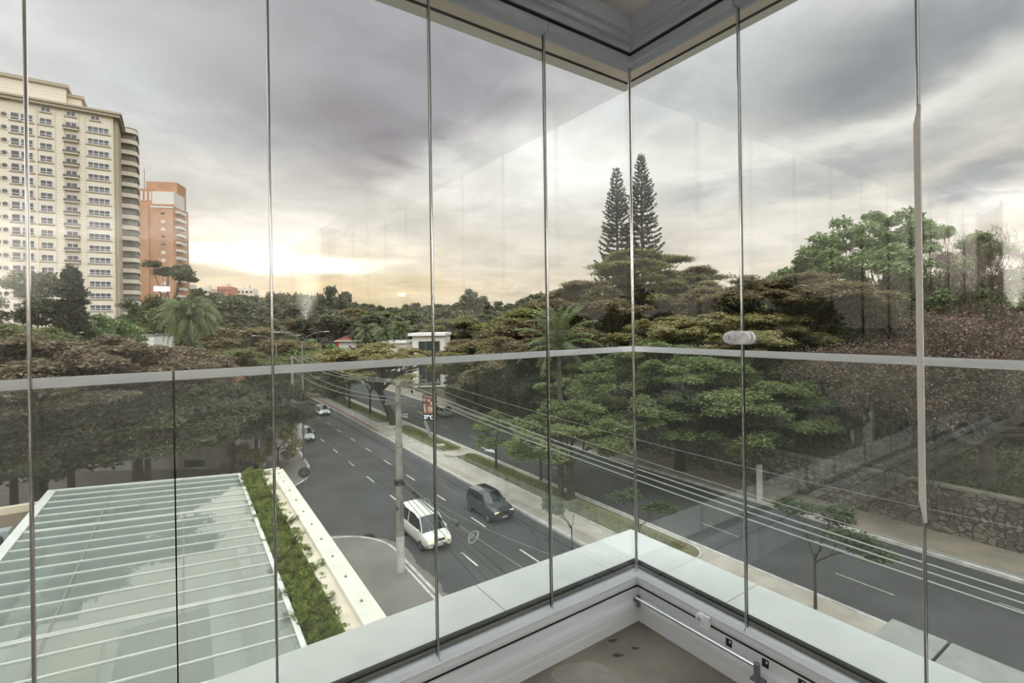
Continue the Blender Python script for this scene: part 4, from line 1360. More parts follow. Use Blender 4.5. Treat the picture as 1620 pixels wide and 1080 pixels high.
names = ['umbrella shaped tree in the brown belt of trees beyond the avenue', 'olive umbrella shaped tree in the belt of trees beyond the avenue', 'rounded olive tree in the belt of trees beyond the avenue', 'tall dark tree in the belt of trees beyond the avenue']
for i, (x_, Y_, yt, k) in enumerate(mid_spots):
    pos, H = tree_at(x_, Y_, yt, .1)
    Hn = (12, 12, 13, 16)[k]
    place_tree(mids[k], 'belt_tree', '%s in the tree belt %s' % (['brown umbrella shaped tree', 'olive umbrella shaped tree', 'rounded olive tree', 'tall dark tree'][k], zone0(x_)), pos, r.uniform(0, 6.28), H / Hn if H / Hn > .6 else .75, group='belt trees ' + zone0(x_), scz=H / Hn)
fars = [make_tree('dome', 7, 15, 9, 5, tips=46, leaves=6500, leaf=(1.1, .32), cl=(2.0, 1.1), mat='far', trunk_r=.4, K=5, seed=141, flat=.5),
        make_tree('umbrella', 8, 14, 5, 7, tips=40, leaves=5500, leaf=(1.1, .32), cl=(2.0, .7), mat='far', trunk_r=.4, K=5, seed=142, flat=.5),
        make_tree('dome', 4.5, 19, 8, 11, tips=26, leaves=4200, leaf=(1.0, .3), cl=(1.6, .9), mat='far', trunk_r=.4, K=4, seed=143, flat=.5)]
def sky_y(x):
    """row of the tree line in the photo"""
    pts = [(-60, 470), (200, 470), (260, 462), (300, 462), (350, 460), (400, 466), (440, 462), (470, 466), (500, 470), (560, 476), (600, 484), (650, 486), (690, 480), (730, 476), (765, 484), (800, 478), (830, 468), (870, 462), (930, 455), (1000, 450), (1100, 450), (1300, 450), (1700, 440)]
    for (a, b), (c, d) in zip(pts[:-1], pts[1:]):
        if a <= x <= c: return b + (d - b) * (x - a) / (c - a)
    return 470
ZONES = [(60, 'behind the cream tower foot'), (230, 'behind the cypress and balcony tower'), (300, 'at the foot of the brick tower'), (430, 'between brick tower and glass joint'), (560, 'right of the left glass joint'), (690, 'above the white houses'), (870, 'in the middle of the view'), (1010, 'left of the spire pines'), (1180, 'right of the spire pines'), (1380, 'behind the tall leafy tree'), (9999, 'behind the bare trees at right')]


def zone(x):
    return next(z for m_, z in ZONES if x < m_)


ROWS = ['front row', 'second row', 'third row', 'farthest row']
labs = ['hazy rounded tree', 'hazy flat topped tree', 'hazy tall thin tree']
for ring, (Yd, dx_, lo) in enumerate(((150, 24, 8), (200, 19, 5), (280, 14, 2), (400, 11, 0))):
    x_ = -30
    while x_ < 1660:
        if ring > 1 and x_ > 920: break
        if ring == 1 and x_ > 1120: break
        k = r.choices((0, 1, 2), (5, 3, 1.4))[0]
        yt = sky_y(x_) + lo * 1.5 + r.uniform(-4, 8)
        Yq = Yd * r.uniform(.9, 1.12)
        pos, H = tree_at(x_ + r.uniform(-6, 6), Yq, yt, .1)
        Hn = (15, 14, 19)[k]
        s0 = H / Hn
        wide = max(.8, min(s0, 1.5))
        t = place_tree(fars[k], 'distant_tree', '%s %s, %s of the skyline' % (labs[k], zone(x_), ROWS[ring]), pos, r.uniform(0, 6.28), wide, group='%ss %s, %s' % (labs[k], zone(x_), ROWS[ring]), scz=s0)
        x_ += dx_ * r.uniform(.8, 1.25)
pos, H = tree_at(529, 180, 454, .1)
place_tree(fars[1], 'distant_tree', 'lone umbrella shaped tree standing out above the skyline left of centre', pos, 0, .85, scz=H / 14)
for x_, yt in ((742, 459), (752, 463), (762, 470)):
    pos, H = tree_at(x_, 150, yt, .1); place_tree(fars[2], 'distant_tree', 'tall thin tree of the clump on the skyline right of centre', pos, x_, .75, scz=H / 19, group='clump on the skyline right of centre')
# unseen trees added behind and beside the viewer, blocking low bright sky in reflections
for i, (s__, t__, k, sc) in enumerate(((46, -8, 0, 1.0), (48, -22, 2, 1.1), (50, -38, 1, 1.1), (52, -56, 2, 1.3), (60, -75, 3, 1.3), (58, -30, 3, 1.2), (66, -52, 2, 1.5), (72, -95, 3, 1.6), (44, -70, 0, 1.2), (24, -60, 1, .8), (24, -85, 0, 1.0), (40, -110, 2, 1.6))):
    place_tree(mids[k], 'added_avenue_tree', 'roadside tree added behind the viewer, seen only mirrored in the glass', RD(s__, t__, 0), i * 1.3, sc, group='roadside trees added behind the viewer')
for i, (x_, y_, k, sc) in enumerate(((-38, 14, 0, 1), (-44, 2, 2, 1.1), (-40, -10, 1, 1.1), (-52, -20, 3, 1.1), (-60, 10, 3, 1.2), (-45, -34, 2, 1.2), (-66, -6, 2, 1.5), (-34, -48, 3, 1.1))):
    place_tree(mids[k], 'added_garden_tree', 'garden tree added on the plots left of the building, seen only mirrored in the glass', Vector((x_, y_, 0)), i * 1.9, sc, group='garden trees added left of the building')
# clumpy pine in front of the orange tower
pos, H = tree_at(262, 120, 413, .1)
m = make_tree('umbrella', 7.0, H, 5.0, 13, tips=44, leaves=20000, leaf=(.5, .12), cl=(1.5, .9), mat='dark', trunk_r=.35, K=6, seed=151, flat=.5, rise=.3)
place_tree(m, 'pine_tree', 'clumpy pine with separate tufts before the orange tower', pos)
# pale green low crown before the foot of the white tower
m = make_tree('umbrella', 5.5, 6, 1.6, 3, tips=60, leaves=14000, leaf=(.4, .1), cl=(1.0, .2), mat='bright', trunk_r=.2, K=6, seed=152, flat=.8)
pos, H = tree_at(160, 74, 500, .1); place_tree(m, 'light_tree', 'pale green flat tree at the foot of the white tower', pos, 0, H / 6 if H / 6 < 1.4 else 1.0, scz=H / 6)

# ---- strip of planting beside the glass roof: built with the podium

# ================================================================== RAISED PARK AND STONE WALL
def stone_mat():
    m = bpy.data.materials.new('rubble_stone'); m.use_nodes = True
    n, l = m.node_tree.nodes, m.node_tree.links
    b = n['Principled BSDF']; b.inputs['Roughness'].default_value = .95
    tc = n.new('ShaderNodeTexCoord'); mp = n.new('ShaderNodeMapping'); mp.inputs['Rotation'].default_value = (0, 0, HR)
    mp2 = n.new('ShaderNodeMapping'); mp2.inputs['Scale'].default_value = (2, 1.5, 3.2)
    l.new(tc.outputs['Object'], mp.inputs[0]); l.new(mp.outputs[0], mp2.inputs[0])
    v = n.new('ShaderNodeTexVoronoi'); v.inputs['Scale'].default_value = 1.0; l.new(mp2.outputs[0], v.inputs['Vector'])
    v2 = n.new('ShaderNodeTexVoronoi'); v2.feature = 'DISTANCE_TO_EDGE'; v2.inputs['Scale'].default_value = 1.0; l.new(mp2.outputs[0], v2.inputs['Vector'])
    sp = n.new('ShaderNodeSeparateColor'); l.new(v.outputs['Color'], sp.inputs[0])
    x = n.new('ShaderNodeMix'); x.data_type = 'RGBA'; l.new(sp.outputs[0], x.inputs[0]); x.inputs[6].default_value = (*lin((84, 80, 72)), 1); x.inputs[7].default_value = (*lin((132, 124, 112)), 1)
    r = n.new('ShaderNodeMapRange'); l.new(v2.outputs['Distance'], r.inputs[0]); r.inputs[1].default_value = .01; r.inputs[2].default_value = .08
    y = n.new('ShaderNodeMix'); y.data_type = 'RGBA'; l.new(r.outputs[0], y.inputs[0]); y.inputs[6].default_value = (*lin((48, 45, 40)), 1); l.new(x.outputs[2], y.inputs[7])
    l.new(y.outputs[2], b.inputs['Base Color'])
    bp = n.new('ShaderNodeBump'); bp.inputs['Strength'].default_value = .8; bp.inputs['Distance'].default_value = .05; l.new(r.outputs[0], bp.inputs['Height']); l.new(bp.outputs[0], b.inputs['Normal'])
    return m


stone = stone_mat()
SW = 39.2
struct('wall_stone', slab(SW, SW + .5, -25, 47, 0, 3.0), stone)
struct('wall_stone_coping', slab(SW - .08, SW + .58, -25, 47, 3.0, 3.14), pbr('coping_stone', (140, 134, 120), (112, 108, 94), scale=2, rough=.9))
mb = MB()
pts = [RD(SW + .5, -25), RD(220, -25), RD(220, 60), RD(SW + .5, 47)]
mb.prism([Vector((p.x, p.y, -.2)) for p in pts], (0, 0, 3.1)); struct('park_ground', mb, dirt_m)
# weeds and leaf litter on the park ground
ng = 42000
s_ = SW + .6 + 26 * rng.uniform(0, 1, ng) ** 1.2; t_ = rng.uniform(-18, 46, ng)
B = np.stack([SV.x * s_ + TV.x * t_, SV.y * s_ + TV.y * t_, np.full(ng, 2.9) + rng.uniform(0, .5, ng)], 1)
V = leaf_quads(B, np.tile([0, 0, 1.], (ng, 1)), .32, .06, rng, flat=.3, droop=-.6)
tag(obj('undergrowth', quads_mesh('undergrowth', V, ng, LM['dark'])), 'low dark undergrowth on the park ground above the stone wall', 'undergrowth', kind='stuff')

# letters sprayed on the wall
def text_obj(name, body, size, loc, xdir, updir, m, parent=None, extrude=.01, align='CENTER', sx=1.0):
    c = bpy.data.curves.new(name, 'FONT'); c.body = body; c.size = size; c.extrude = extrude; c.align_x = align; c.align_y = 'CENTER'
    c.materials.append(m)
    o = bpy.data.objects.new(name, c); COL.objects.link(o)
    z = xdir.cross(updir)
    M = Matrix(((xdir.x * sx, updir.x, z.x, loc.x), (xdir.y * sx, updir.y, z.y, loc.y), (xdir.z * sx, updir.z, z.z, loc.z), (0, 0, 0, 1)))
    if parent:
        M = parent.matrix_world.inverted() @ M if False else Matrix.Translation(-parent.location) @ M
        if parent.rotation_euler.z: M = Matrix.Rotation(-parent.rotation_euler.z, 4, 'Z') @ M
    me = bpy.data.meshes.new_from_object(o); COL.objects.unlink(o); bpy.data.objects.remove(o)
    o = bpy.data.objects.new(name, me); COL.objects.link(o)
    if parent: o.parent = parent
    o.matrix_local = M
    return o


spray = pbr('spray_paint', (66, 60, 56), rough=.9)
p = gnd(1555, 838, 1.6); _, tq = st(p)
o = text_obj('wall_graffiti', 'ARTHOSLIVE', 1.5, RD(SW - .02, tq + 1.0, 1.55), -TV, Vector((0, 0, 1)), spray, extrude=.004, sx=.6)
tag(o, 'dark sprayed letters on the stone wall at far right', 'graffiti')

# white sign board in the park and bollards
whitep = pbr('white_paint', (228, 228, 222), (206, 206, 198), scale=3, rough=.7)
p = px(1363, 748, 41); p = Vector((p.x, p.y, 3))
root = thing('park_sign', 'tall white board behind bare branches above the stone wall', 'sign', p, -math.radians(35))
mb = MB(); mb.box((-.75, -.06, 0.1), (.75, .06, 3.6)); mb.build('board', whitep, root)
mb = MB(); mb.box((.75, -.08, 0), (.9, .08, 3.7)); mb.build('post', pbr('post_tan', (150, 140, 122), rough=.8), root)

# ================================================================== POLES
conc = pbr('pole_concrete', (150, 146, 138), (124, 120, 112), scale=2, rough=.9, bump=.2, bscale=10)
limew = pbr('lime_wash', (206, 204, 196), (184, 182, 174), scale=2, rough=.9)
wire_m = pbr('cable_black', (40, 40, 40), rough=.6)
wire_l = pbr('cable_bare', (150, 150, 146), rough=.4, metal=.4)
wood_m = pbr('crossarm', (110, 104, 94), rough=.9)
ceram = pbr('insulator', (120, 118, 112), rough=.3)
galv = pbr('galvanised', (120, 122, 120), rough=.5, metal=.3)


def utility_pole(label, pos, H, white=1.9, gear=True, arms=True, rot=HR, r0=.24):
    root = thing('utility_pole', label, 'pole', pos, rot)
    mb = MB(); mb.tube([(0, 0, 0 if not white else white), (0, 0, H)], [r0 * .93 if white else r0, r0 * .58], 16); mb.build('shaft', conc, root)
    if white:
        mb = MB(); mb.tube([(0, 0, 0), (0, 0, white)], [r0, r0 * .935], 16); mb.build('painted_base', limew, root)
    if arms:
        for k, (zz, w) in enumerate(((H - .25, 1.25), (H - 1.15, .8))):
            mb = MB(); mb.box((-.15 if k == 0 else -w, -.05 - .14, zz - .05), (w * 2 if k == 0 else w, .05 - .14, zz + .05)); mb.tube([(w * 1.2, -.14, zz), (.08, -.1, zz - .5)], .02, 6)
            a = mb.build('crossarm', wood_m, root)
            for q in range(4 if k == 0 else 3):
                x_ = (.15 + q * .72) if k == 0 else (-.7 + .7 * q)
                mb = MB(); mb.lathe([(.03, 0), (.06, .03), (.035, .06), (.06, .09), (.035, .12), (.05, .15), (.02, .18)], Matrix.Translation((x_, -.14, zz + .05)), 10); mb.build('insulator', ceram, a)
    if gear:
        for zz in (H * .47, H * .49, H * .66):
            mb = MB(); mb.tube([(0, 0, zz - .04), (0, 0, zz + .04)], r0 * .88, 16); mb.build('steel_band', galv, root)
        mb = MB()
        for k in range(7):
            a = k * .9; mb.box((.2 * math.cos(a) - .07, .2 * math.sin(a) - .07, H * .455 + .07 * (k % 3)), (.2 * math.cos(a) + .07, .2 * math.sin(a) + .07, H * .455 + .22 + .07 * (k % 2)))
        mb.tube([(.22 * math.cos(t_), .22 * math.sin(t_), H * .45 + .02 * t_) for t_ in np.linspace(0, 19, 60)], .02, 5)
        mb.build('cable_clamp', wire_m, root)
        mb = MB(); mb.box((-.06, -.3, H * .29), (.06, -.2, H * .38)); mb.build('junction_plate', galv, root)
        mb = MB(); mb.lathe([(.17, 0), (.17, .05), (.02, .06)], Matrix.Translation((-.2, -.0, H * .335)) @ Matrix.Rotation(math.pi / 2, 4, 'Y'), 18)
        mb.lathe([(.14, 0), (.14, .05), (.02, .06)], Matrix.Translation((.2, 0, H * .335)) @ Matrix.Rotation(math.pi / 2, 4, 'Y'), 18); mb.build('round_fitting', wire_m, root)
    return root


p1 = gnd(634, 903, .14)
PS, PT = st(p1)
HP = 10.35
utility_pole('grey concrete utility pole with white base in the pavement bay, before the avenue', p1, HP, white=1.95)
p2 = RD(PS + .1, PT + 32.5, .13)
utility_pole('farther utility pole by the avenue, beside the dark dense tree', p2, 10.2, white=0, gear=False)
for x_, Yp, lab in ((397, 84, 'distant utility pole above the olive tree at left'), (361, 92, 'most distant utility pole above the olive tree at left')):
    q = px(x_, 540, Yp); utility_pole(lab, Vector((q.x, q.y, .1)), q.z + .4, white=0, gear=False, r0=.3)


def cable(name, label, a, b, sag, r, m, n=26, group=None, extra=None):
    mb = MB(); a = Vector(a); b = Vector(b)
    pts = [a.lerp(b, i / n) - Vector((0, 0, 4 * sag * (i / n) * (1 - i / n))) for i in range(n + 1)]
    if extra: pts = extra(pts)
    mb.tube(pts, r, 5)
    o = mb.build(name, m)
    return tag(o, label, 'cable', group), pts


PN = -10.5                    # the next pole on our side stands behind the building corner
labs_top = ['thick pale power cable, nearest of the four crossing the right panes', 'pale power cable, second of the four crossing the right panes', 'pale power cable, third of the four crossing the right panes', 'thin pale power cable, farthest of the four crossing the right panes']
for i, (x_, za, zb_, rr) in enumerate(((.1, 10.1, 9.56, .02), (.35, 10.18, 9.66, .02), (.6, 10.26, 9.74, .02), (1.2, 10.4, 9.9, .009))):
    cable('power_cable', labs_top[i], Vector((p1.x, p1.y, 0)) + SV * x_ + Vector((0, 0, za)), RD(9.75 + .05 * i, PN, zb_), .45, rr, wire_l)
for i, (x_, zz) in enumerate(((.15, -.05), (.87, -.05), (1.59, -.05), (-.5, -1.0), (.5, -1.0))):
    cable('power_cable', 'pale overhead cable running from the near pole to the farther pole', p1 + SV * x_ + Vector((0, 0, HP + zz)), p2 + SV * (x_ if i < 3 else x_) + Vector((0, 0, HP - .2 + zz)), .7, .02, wire_l, group='overhead cables between the two poles')
for i in range(3):
    cable('power_cable', 'overhead cable beyond the farther pole', p2 + SV * (.3 + i * .5) + Vector((0, 0, 10.0)), px(397, 548, 84) + Vector((i * .3, 0, 0)), .8, .025, wire_l, group='overhead cables beyond the farther pole')
# street level telephone lines
for i, (zz, x_, sg) in enumerate(((4.9, .1, .9), (4.75, .15, 1.2), (4.6, .05, 1.5), (5.0, -.1, .7), (4.4, 0, 1.8))):
    cable('telephone_line', 'dark low telephone line from the near pole across the avenue view', p1 + SV * x_ + Vector((0, 0, zz)), RD(PS + x_ + .15 * i, PN, zz + .2 - .2 * i), sg, .014, wire_m, group='dark low telephone lines')
for i, (zz, sg) in enumerate(((5.1, 1.1), (4.7, 1.3), (4.3, 1.0))):
    cable('telephone_line', 'dark low telephone line from the near pole to the farther pole', p1 + Vector((0, 0, zz)), p2 + Vector((0, 0, zz + .3)), sg, .014, wire_m, group='dark low telephone lines behind the pole')
# service wire sweeping over the road to the far side
cable('service_wire', 'pale service wire slanting from the utility pole over the dark car', px(683, 790, 22.5), px(880, 880, 13), .15, .008, wire_l)
cable('service_wire', 'pale service wire from the crossarm passing over the median', p1 + SV * 2.0 + Vector((0, 0, HP - .1)), RD(27, 1, 5.5), .5, .009, wire_l)
a_ = p1 + Vector((.1, 0, 5.1)); b_ = px(880, 930, 12.2)
o, bundle = cable('messenger_wire', 'messenger wire carrying the splice and the snowshoe coil', a_, b_, .25, .012, wire_l)
bd = (b_ - a_).normalized()
q = a_.lerp(b_, .35) - Vector((0, 0, .23))


def along(f): return a_.lerp(b_, f) - Vector((0, 0, 4 * .25 * f * (1 - f)))


def find(px_):
    """parameter of the messenger wire seen at column px_"""
    best = min(((abs(F * (p.x / p.y) + 810 - px_), f) for f in np.linspace(0, 1, 400) for p in [along(f)]))
    return best[1]


fs = find(716); c = along(fs)
mb = MB(); X = (along(fs + .01) - along(fs - .01)).normalized()
mb.tube([c - X * .34, c - X * .30, c + X * .30, c + X * .34], [.05, .085, .085, .05], 12)
for k in (-.18, 0.02, .2): mb.tube([c + X * (k - .015), c + X * (k + .015)], .092, 12, 1)
tag(mb.build('cable_splice', [wire_m, wire_l]), 'black cylindrical cable splice hanging on the messenger wire', 'splice')
fs = find(741); c = along(fs); up_ = Vector((0, 0, 1)); sd_ = X.cross(up_).normalized(); nu = X.cross((c - Vector((0, 0, EYE))).normalized()).normalized()
mb = MB(); pts = []
for k in range(41):
    a = 2 * math.pi * k / 40
    rr = .24 * (1 + .25 * math.cos(a)); pts.append(c + X * (.1 + rr * 1.25 * math.cos(a)) + nu * (rr * .8 * math.sin(a) * (1.0 + .35 * math.cos(a))) - up_ * .06)
mb.tube(pts, .03, 6)
tag_root = mb
rr_ = random.Random(3)
mb.tube([c + X * (.08 + .2 * rr_.uniform(-1, 1)) + nu * .15 * rr_.uniform(-1, 1) - up_ * .06 for _ in range(14)], .014, 5)
tag(mb.build('cable_coil', wire_l), 'tear shaped coil of slack cable on the messenger wire', 'coil')
fs = find(672); c = along(fs)
mb = MB(); mb.tube([c + X * (.45 * math.cos(a)) + nu * .08 * math.sin(a) for a in np.linspace(0, 2 * math.pi, 24)], .02, 6)
tag(mb.build('cable_loop', wire_l), 'narrow cable loop beside the van roof', 'coil')
mb = MB(); pts = []
for k in range(40):
    f = find(650) + .0012 * k * 1.2; pts.append(along(f) + Vector((.05 * math.sin(k * 1.7), .03 * math.cos(k * 2.1), -.10 - .12 * abs(math.sin(k * .8)))))
mb.tube(pts, .02, 5); tag(mb.build('cable_tangle', wire_m), 'dark tangle of drooping cable close to the pole clamp', 'cable')

# ---- street lamps (double arm)
def street_lamp(label, pos, H, arm=2.6, rot=0.0):
    root = thing('street_lamp', label, 'street lamp', pos, rot)
    mb = MB(); mb.tube([(0, 0, 0), (0, 0, H)], [.11, .07], 10); mb.build('pole', galv, root)
    for s in (-1, 1):
        mb = MB(); mb.tube([(0, 0, H - .2), (s * .5, 0, H + .55), (s * 1.3, 0, H + .95), (s * arm, 0, H + 1.05)], .03, 8); a = mb.build('arm', galv, root)
        mb = MB(); mb.box((s * arm - .3, -.1, H + 1.0), (s * arm + .3, .1, H + 1.09)); mb.build('lamp_head', pbr('lamp_head_grey', (176, 178, 176), rough=.4), a, bevel=.04)
    return root


q = px(437, 540, 62); street_lamp('double armed street lamp left of the glass joint, over the avenue', Vector((q.x, q.y, .12)), q.z - .4, 2.8, 0)
q = px(478, 540, 50); street_lamp('double armed street lamp over the bright green trees', Vector((q.x, q.y, .12)), q.z - .2, 2.4, .1)

# ---- no-entry style round sign seen from behind
q = gnd(482, 800, .14)
q = px(482, 790, 30.5); q.z = .14
root = thing('traffic_sign', 'round dark traffic sign on a thin pole at the pavement corner', 'traffic sign', q, .25)
top = px(475, 747, 30.5).z - .14
mb = MB(); mb.tube([(0, 0, 0), (0, 0, top + .35)], .03, 8); mb.build('pole', galv, root)
mb = MB(); mb.lathe([(.34, 0), (.34, .02)], Matrix.Translation((0, -.04, top)) @ Matrix.Rotation(math.pi / 2, 4, 'X'), 26); pl = mb.build('disc', pbr('sign_back', (46, 48, 50), rough=.6), root)
mb = MB(); mb.box((-.2, -.075, top - .012), (.2, -.06, top + .012)); mb.box((-.012, -.08, top - .2), (.012, -.06, top + .2)); mb.build('bracket', galv, root)

# ---- street clock / advert board on the median
base = gnd(679, 692, .17)
root = thing('street_clock', 'tall curved advertising clock board on the median reading 27°C', 'clock board', base, 0)
cm = pbr('board_shell', (150, 154, 148), rough=.5)
mb = MB(); nseg = 12
Hc = px(676, 625, base.y).z
dirx = Vector((.96, -.28, 0)).normalized(); nrmb = Vector((-.28, -.96, 0)).normalized()
prof = []
for k in range(nseg + 1):
    u = k / nseg; prof.append((-.55 - .32 * math.sin(math.pi * u) * 1 + (.62 * (1 - u) ** 2), u * Hc, .28 + .1 * (1 - u)))
v = []
for x_, z_, w_ in prof:
    for a, b in ((0, -.12), (w_, -.12), (w_, .12), (0, .12)): v.append(dirx * (x_ + a) + Vector((nrmb.x * -b, nrmb.y * -b, 0)) + Vector((0, 0, z_)))
mb.add(v, [(r * 4 + i, r * 4 + (i + 1) % 4, (r + 1) * 4 + (i + 1) % 4, (r + 1) * 4 + i) for r in range(nseg) for i in range(4)] + [(3, 2, 1, 0), (nseg * 4, nseg * 4 + 1, nseg * 4 + 2, nseg * 4 + 3)])
mb.build('curved_support', cm, root)


def bbox(lo, hi, name, m, par=root):
    """box in the board's frame: x across the face, y toward the viewer, z up"""
    mb = MB(); P = []
    for z_ in (lo[2], hi[2]):
        for x_, y_ in ((lo[0], lo[1]), (hi[0], lo[1]), (hi[0], hi[1]), (lo[0], hi[1])):
            P.append(dirx * x_ + nrmb * y_ + Vector((0, 0, z_)))
    mb.hexa(P); return mb.build(name, m, par)


zb = Hc * .40
scr = bbox((-.72, -.14, zb), (1.02, .16, Hc * 1.0), 'display_case', pbr('black_case', (26, 28, 30), rough=.35))
def advert():
    m = bpy.data.materials.new('poster'); m.use_nodes = True
    n, l = m.node_tree.nodes, m.node_tree.links; b = n['Principled BSDF']
    tc = n.new('ShaderNodeTexCoord'); v = n.new('ShaderNodeTexVoronoi'); v.distance = 'CHEBYCHEV'; v.inputs['Scale'].default_value = 3.2; v.inputs['Randomness'].default_value = .5
    l.new(tc.outputs['Object'], v.inputs['Vector'])
    cr = n.new('ShaderNodeValToRGB'); sp = n.new('ShaderNodeSeparateColor'); l.new(v.outputs['Color'], sp.inputs[0]); l.new(sp.outputs[0], cr.inputs[0])
    e = cr.color_ramp.elements; e[0].color = (*lin((96, 52, 42)), 1); e[1].color = (*lin((196, 186, 172)), 1); x_ = e.new(.5); x_.color = (*lin((150, 92, 74)), 1)
    l.new(cr.outputs[0], b.inputs['Base Color']); b.inputs['Roughness'].default_value = .3
    b.inputs['Emission Strength'].default_value = .25; l.new(cr.outputs[0], b.inputs['Emission Color'])
    return m


bbox((-.6, .16, zb + Hc * .15), (.9, .175, Hc * .965), 'poster', advert(), root)
digit = pbr('led_digits', (226, 236, 255), emit=2.5)
o = text_obj('digits', '27°C', .62, base + dirx * .02 + nrmb * .18 + Vector((0, 0, zb + Hc * .07)), dirx, Vector((0, 0, 1)), digit, parent=root, extrude=.004, sx=.95)
bbox((.76, .165, zb + Hc * .03), (.88, .18, zb + Hc * .11), 'yellow_light', pbr('amber_led', (255, 196, 40), emit=3), root)

# ---- traffic lights and signs near the crossing
q = px(722, 590, 82)
root = thing('street_name_sign', 'blue and green street name plates on a thin pole beyond the far road', 'street sign', Vector((q.x - .6, q.y, .14)), 0)
mb = MB(); mb.tube([(0, 0, 0), (0, 0, q.z + .8)], .05, 8); mb.build('pole', galv, root)
mb = MB(); mb.box((-.1, -.06, q.z - .1), (1.6, -.03, q.z + .32)); bl = mb.build('blue_plate', pbr('sign_blue', (58, 96, 140), rough=.5), root)
mb = MB(); mb.box((-2.3, -.06, q.z + .45), (.2, -.03, q.z + .8)); mb.build('green_plate', pbr('sign_green', (88, 116, 92), rough=.5), root)
for x_, y_, Yp, lab in ((655, 626, 62, 'pedestrian signal on a white post at the far kerb'), (675, 600, 64, 'thin signal post behind the clock board'), (743, 628, 58, 'white painted post standing beyond the far road')):
    g_ = gnd(x_, y_, .14)
    root = thing('signal_post', lab, 'post', g_, 0)
    mb = MB(); mb.tube([(0, 0, 0), (0, 0, 2.6)], .12 if x_ != 675 else .05, 10); mb.build('post', limew, root)
    if x_ == 655: mb = MB(); mb.box((-.55, -.15, .5), (-.2, .15, 1.15)); mb.build('signal_box', pbr('black_case', (26, 28, 30)), root)
# ringed post at the far kerb and low white post
g_ = gnd(1202, 790, .16)
root = thing('kerb_post', 'square white post at the far kerb right of the latch', 'post', g_, HR)
mb = MB(); mb.box((-.2, -.12, 0), (.2, .12, 2.6)); mb.build('post', limew, root)
g_ = gnd(1168, 800, .16)

# ---- bus stop roof slab showing at the lower right
zc = 2.9
P = [(1384, 1004), (1414, 985), (1482, 1004), (1620, 1062), (1620, 1110), (1500, 1085)]
a = gnd(1384, 1004, zc); s0, t0 = st(gnd(1412, 984, zc)); s1, t1_ = st(a)
root = thing('bus_shelter', 'bus shelter with flat grey concrete roof slabs beyond the right sill', 'bus shelter', RD(s0 - 1.2, t0 - 5, .13), HR)
mb = MB(); mb.box((-1.25, 3.5, zc - .32), (1.2, 5.0, zc)); mb.build('roof_slab', pbr('shelter_concrete', (142, 143, 137), (130, 131, 126), scale=2, rough=.8), root)
mb = MB(); mb.box((-1.25, -3.0, zc - .32), (1.2, 3.4, zc)); mb.build('roof_slab', pbr('shelter_concrete', (164, 166, 158)), root)
mb = MB(); mb.box((-1.2, 3.4, zc - .3), (1.15, 3.5, zc - .06)); mb.build('roof_joint', black_gap, root)
for y_ in (-2.5, 1, 4.6):
    mb = MB(); mb.tube([(.8, y_, 0), (.8, y_, zc - .32)], .08, 10); mb.build('column', galv, root)
mb = MB(); mb.box((.6, -2, .42), (1.0, 4, .48)); mb.build('bench', galv, root)

# ================================================================== CARS
tyre = pbr('tyre', (24, 24, 25), rough=.8)
hubm = pbr('wheel_hub', (140, 142, 144), rough=.35, metal=.8)
carglass = pbr('car_glass', (26, 32, 34), rough=.06, spec=.8)
lampw = pbr('headlamp', (255, 244, 214), emit=3.0)
lampo = pbr('headlamp_warm', (255, 206, 140), emit=3.0)
lampr = pbr('tail_lamp', (150, 26, 22), rough=.3)
trimb = pbr('car_trim', (34, 34, 36), rough=.6)


def interp(tab, x):
    for (a, b), (c, d) in zip(tab[:-1], tab[1:]):
        if a <= x <= c: return b + (d - b) * (x - a) / (c - a)
    return tab[-1][1]


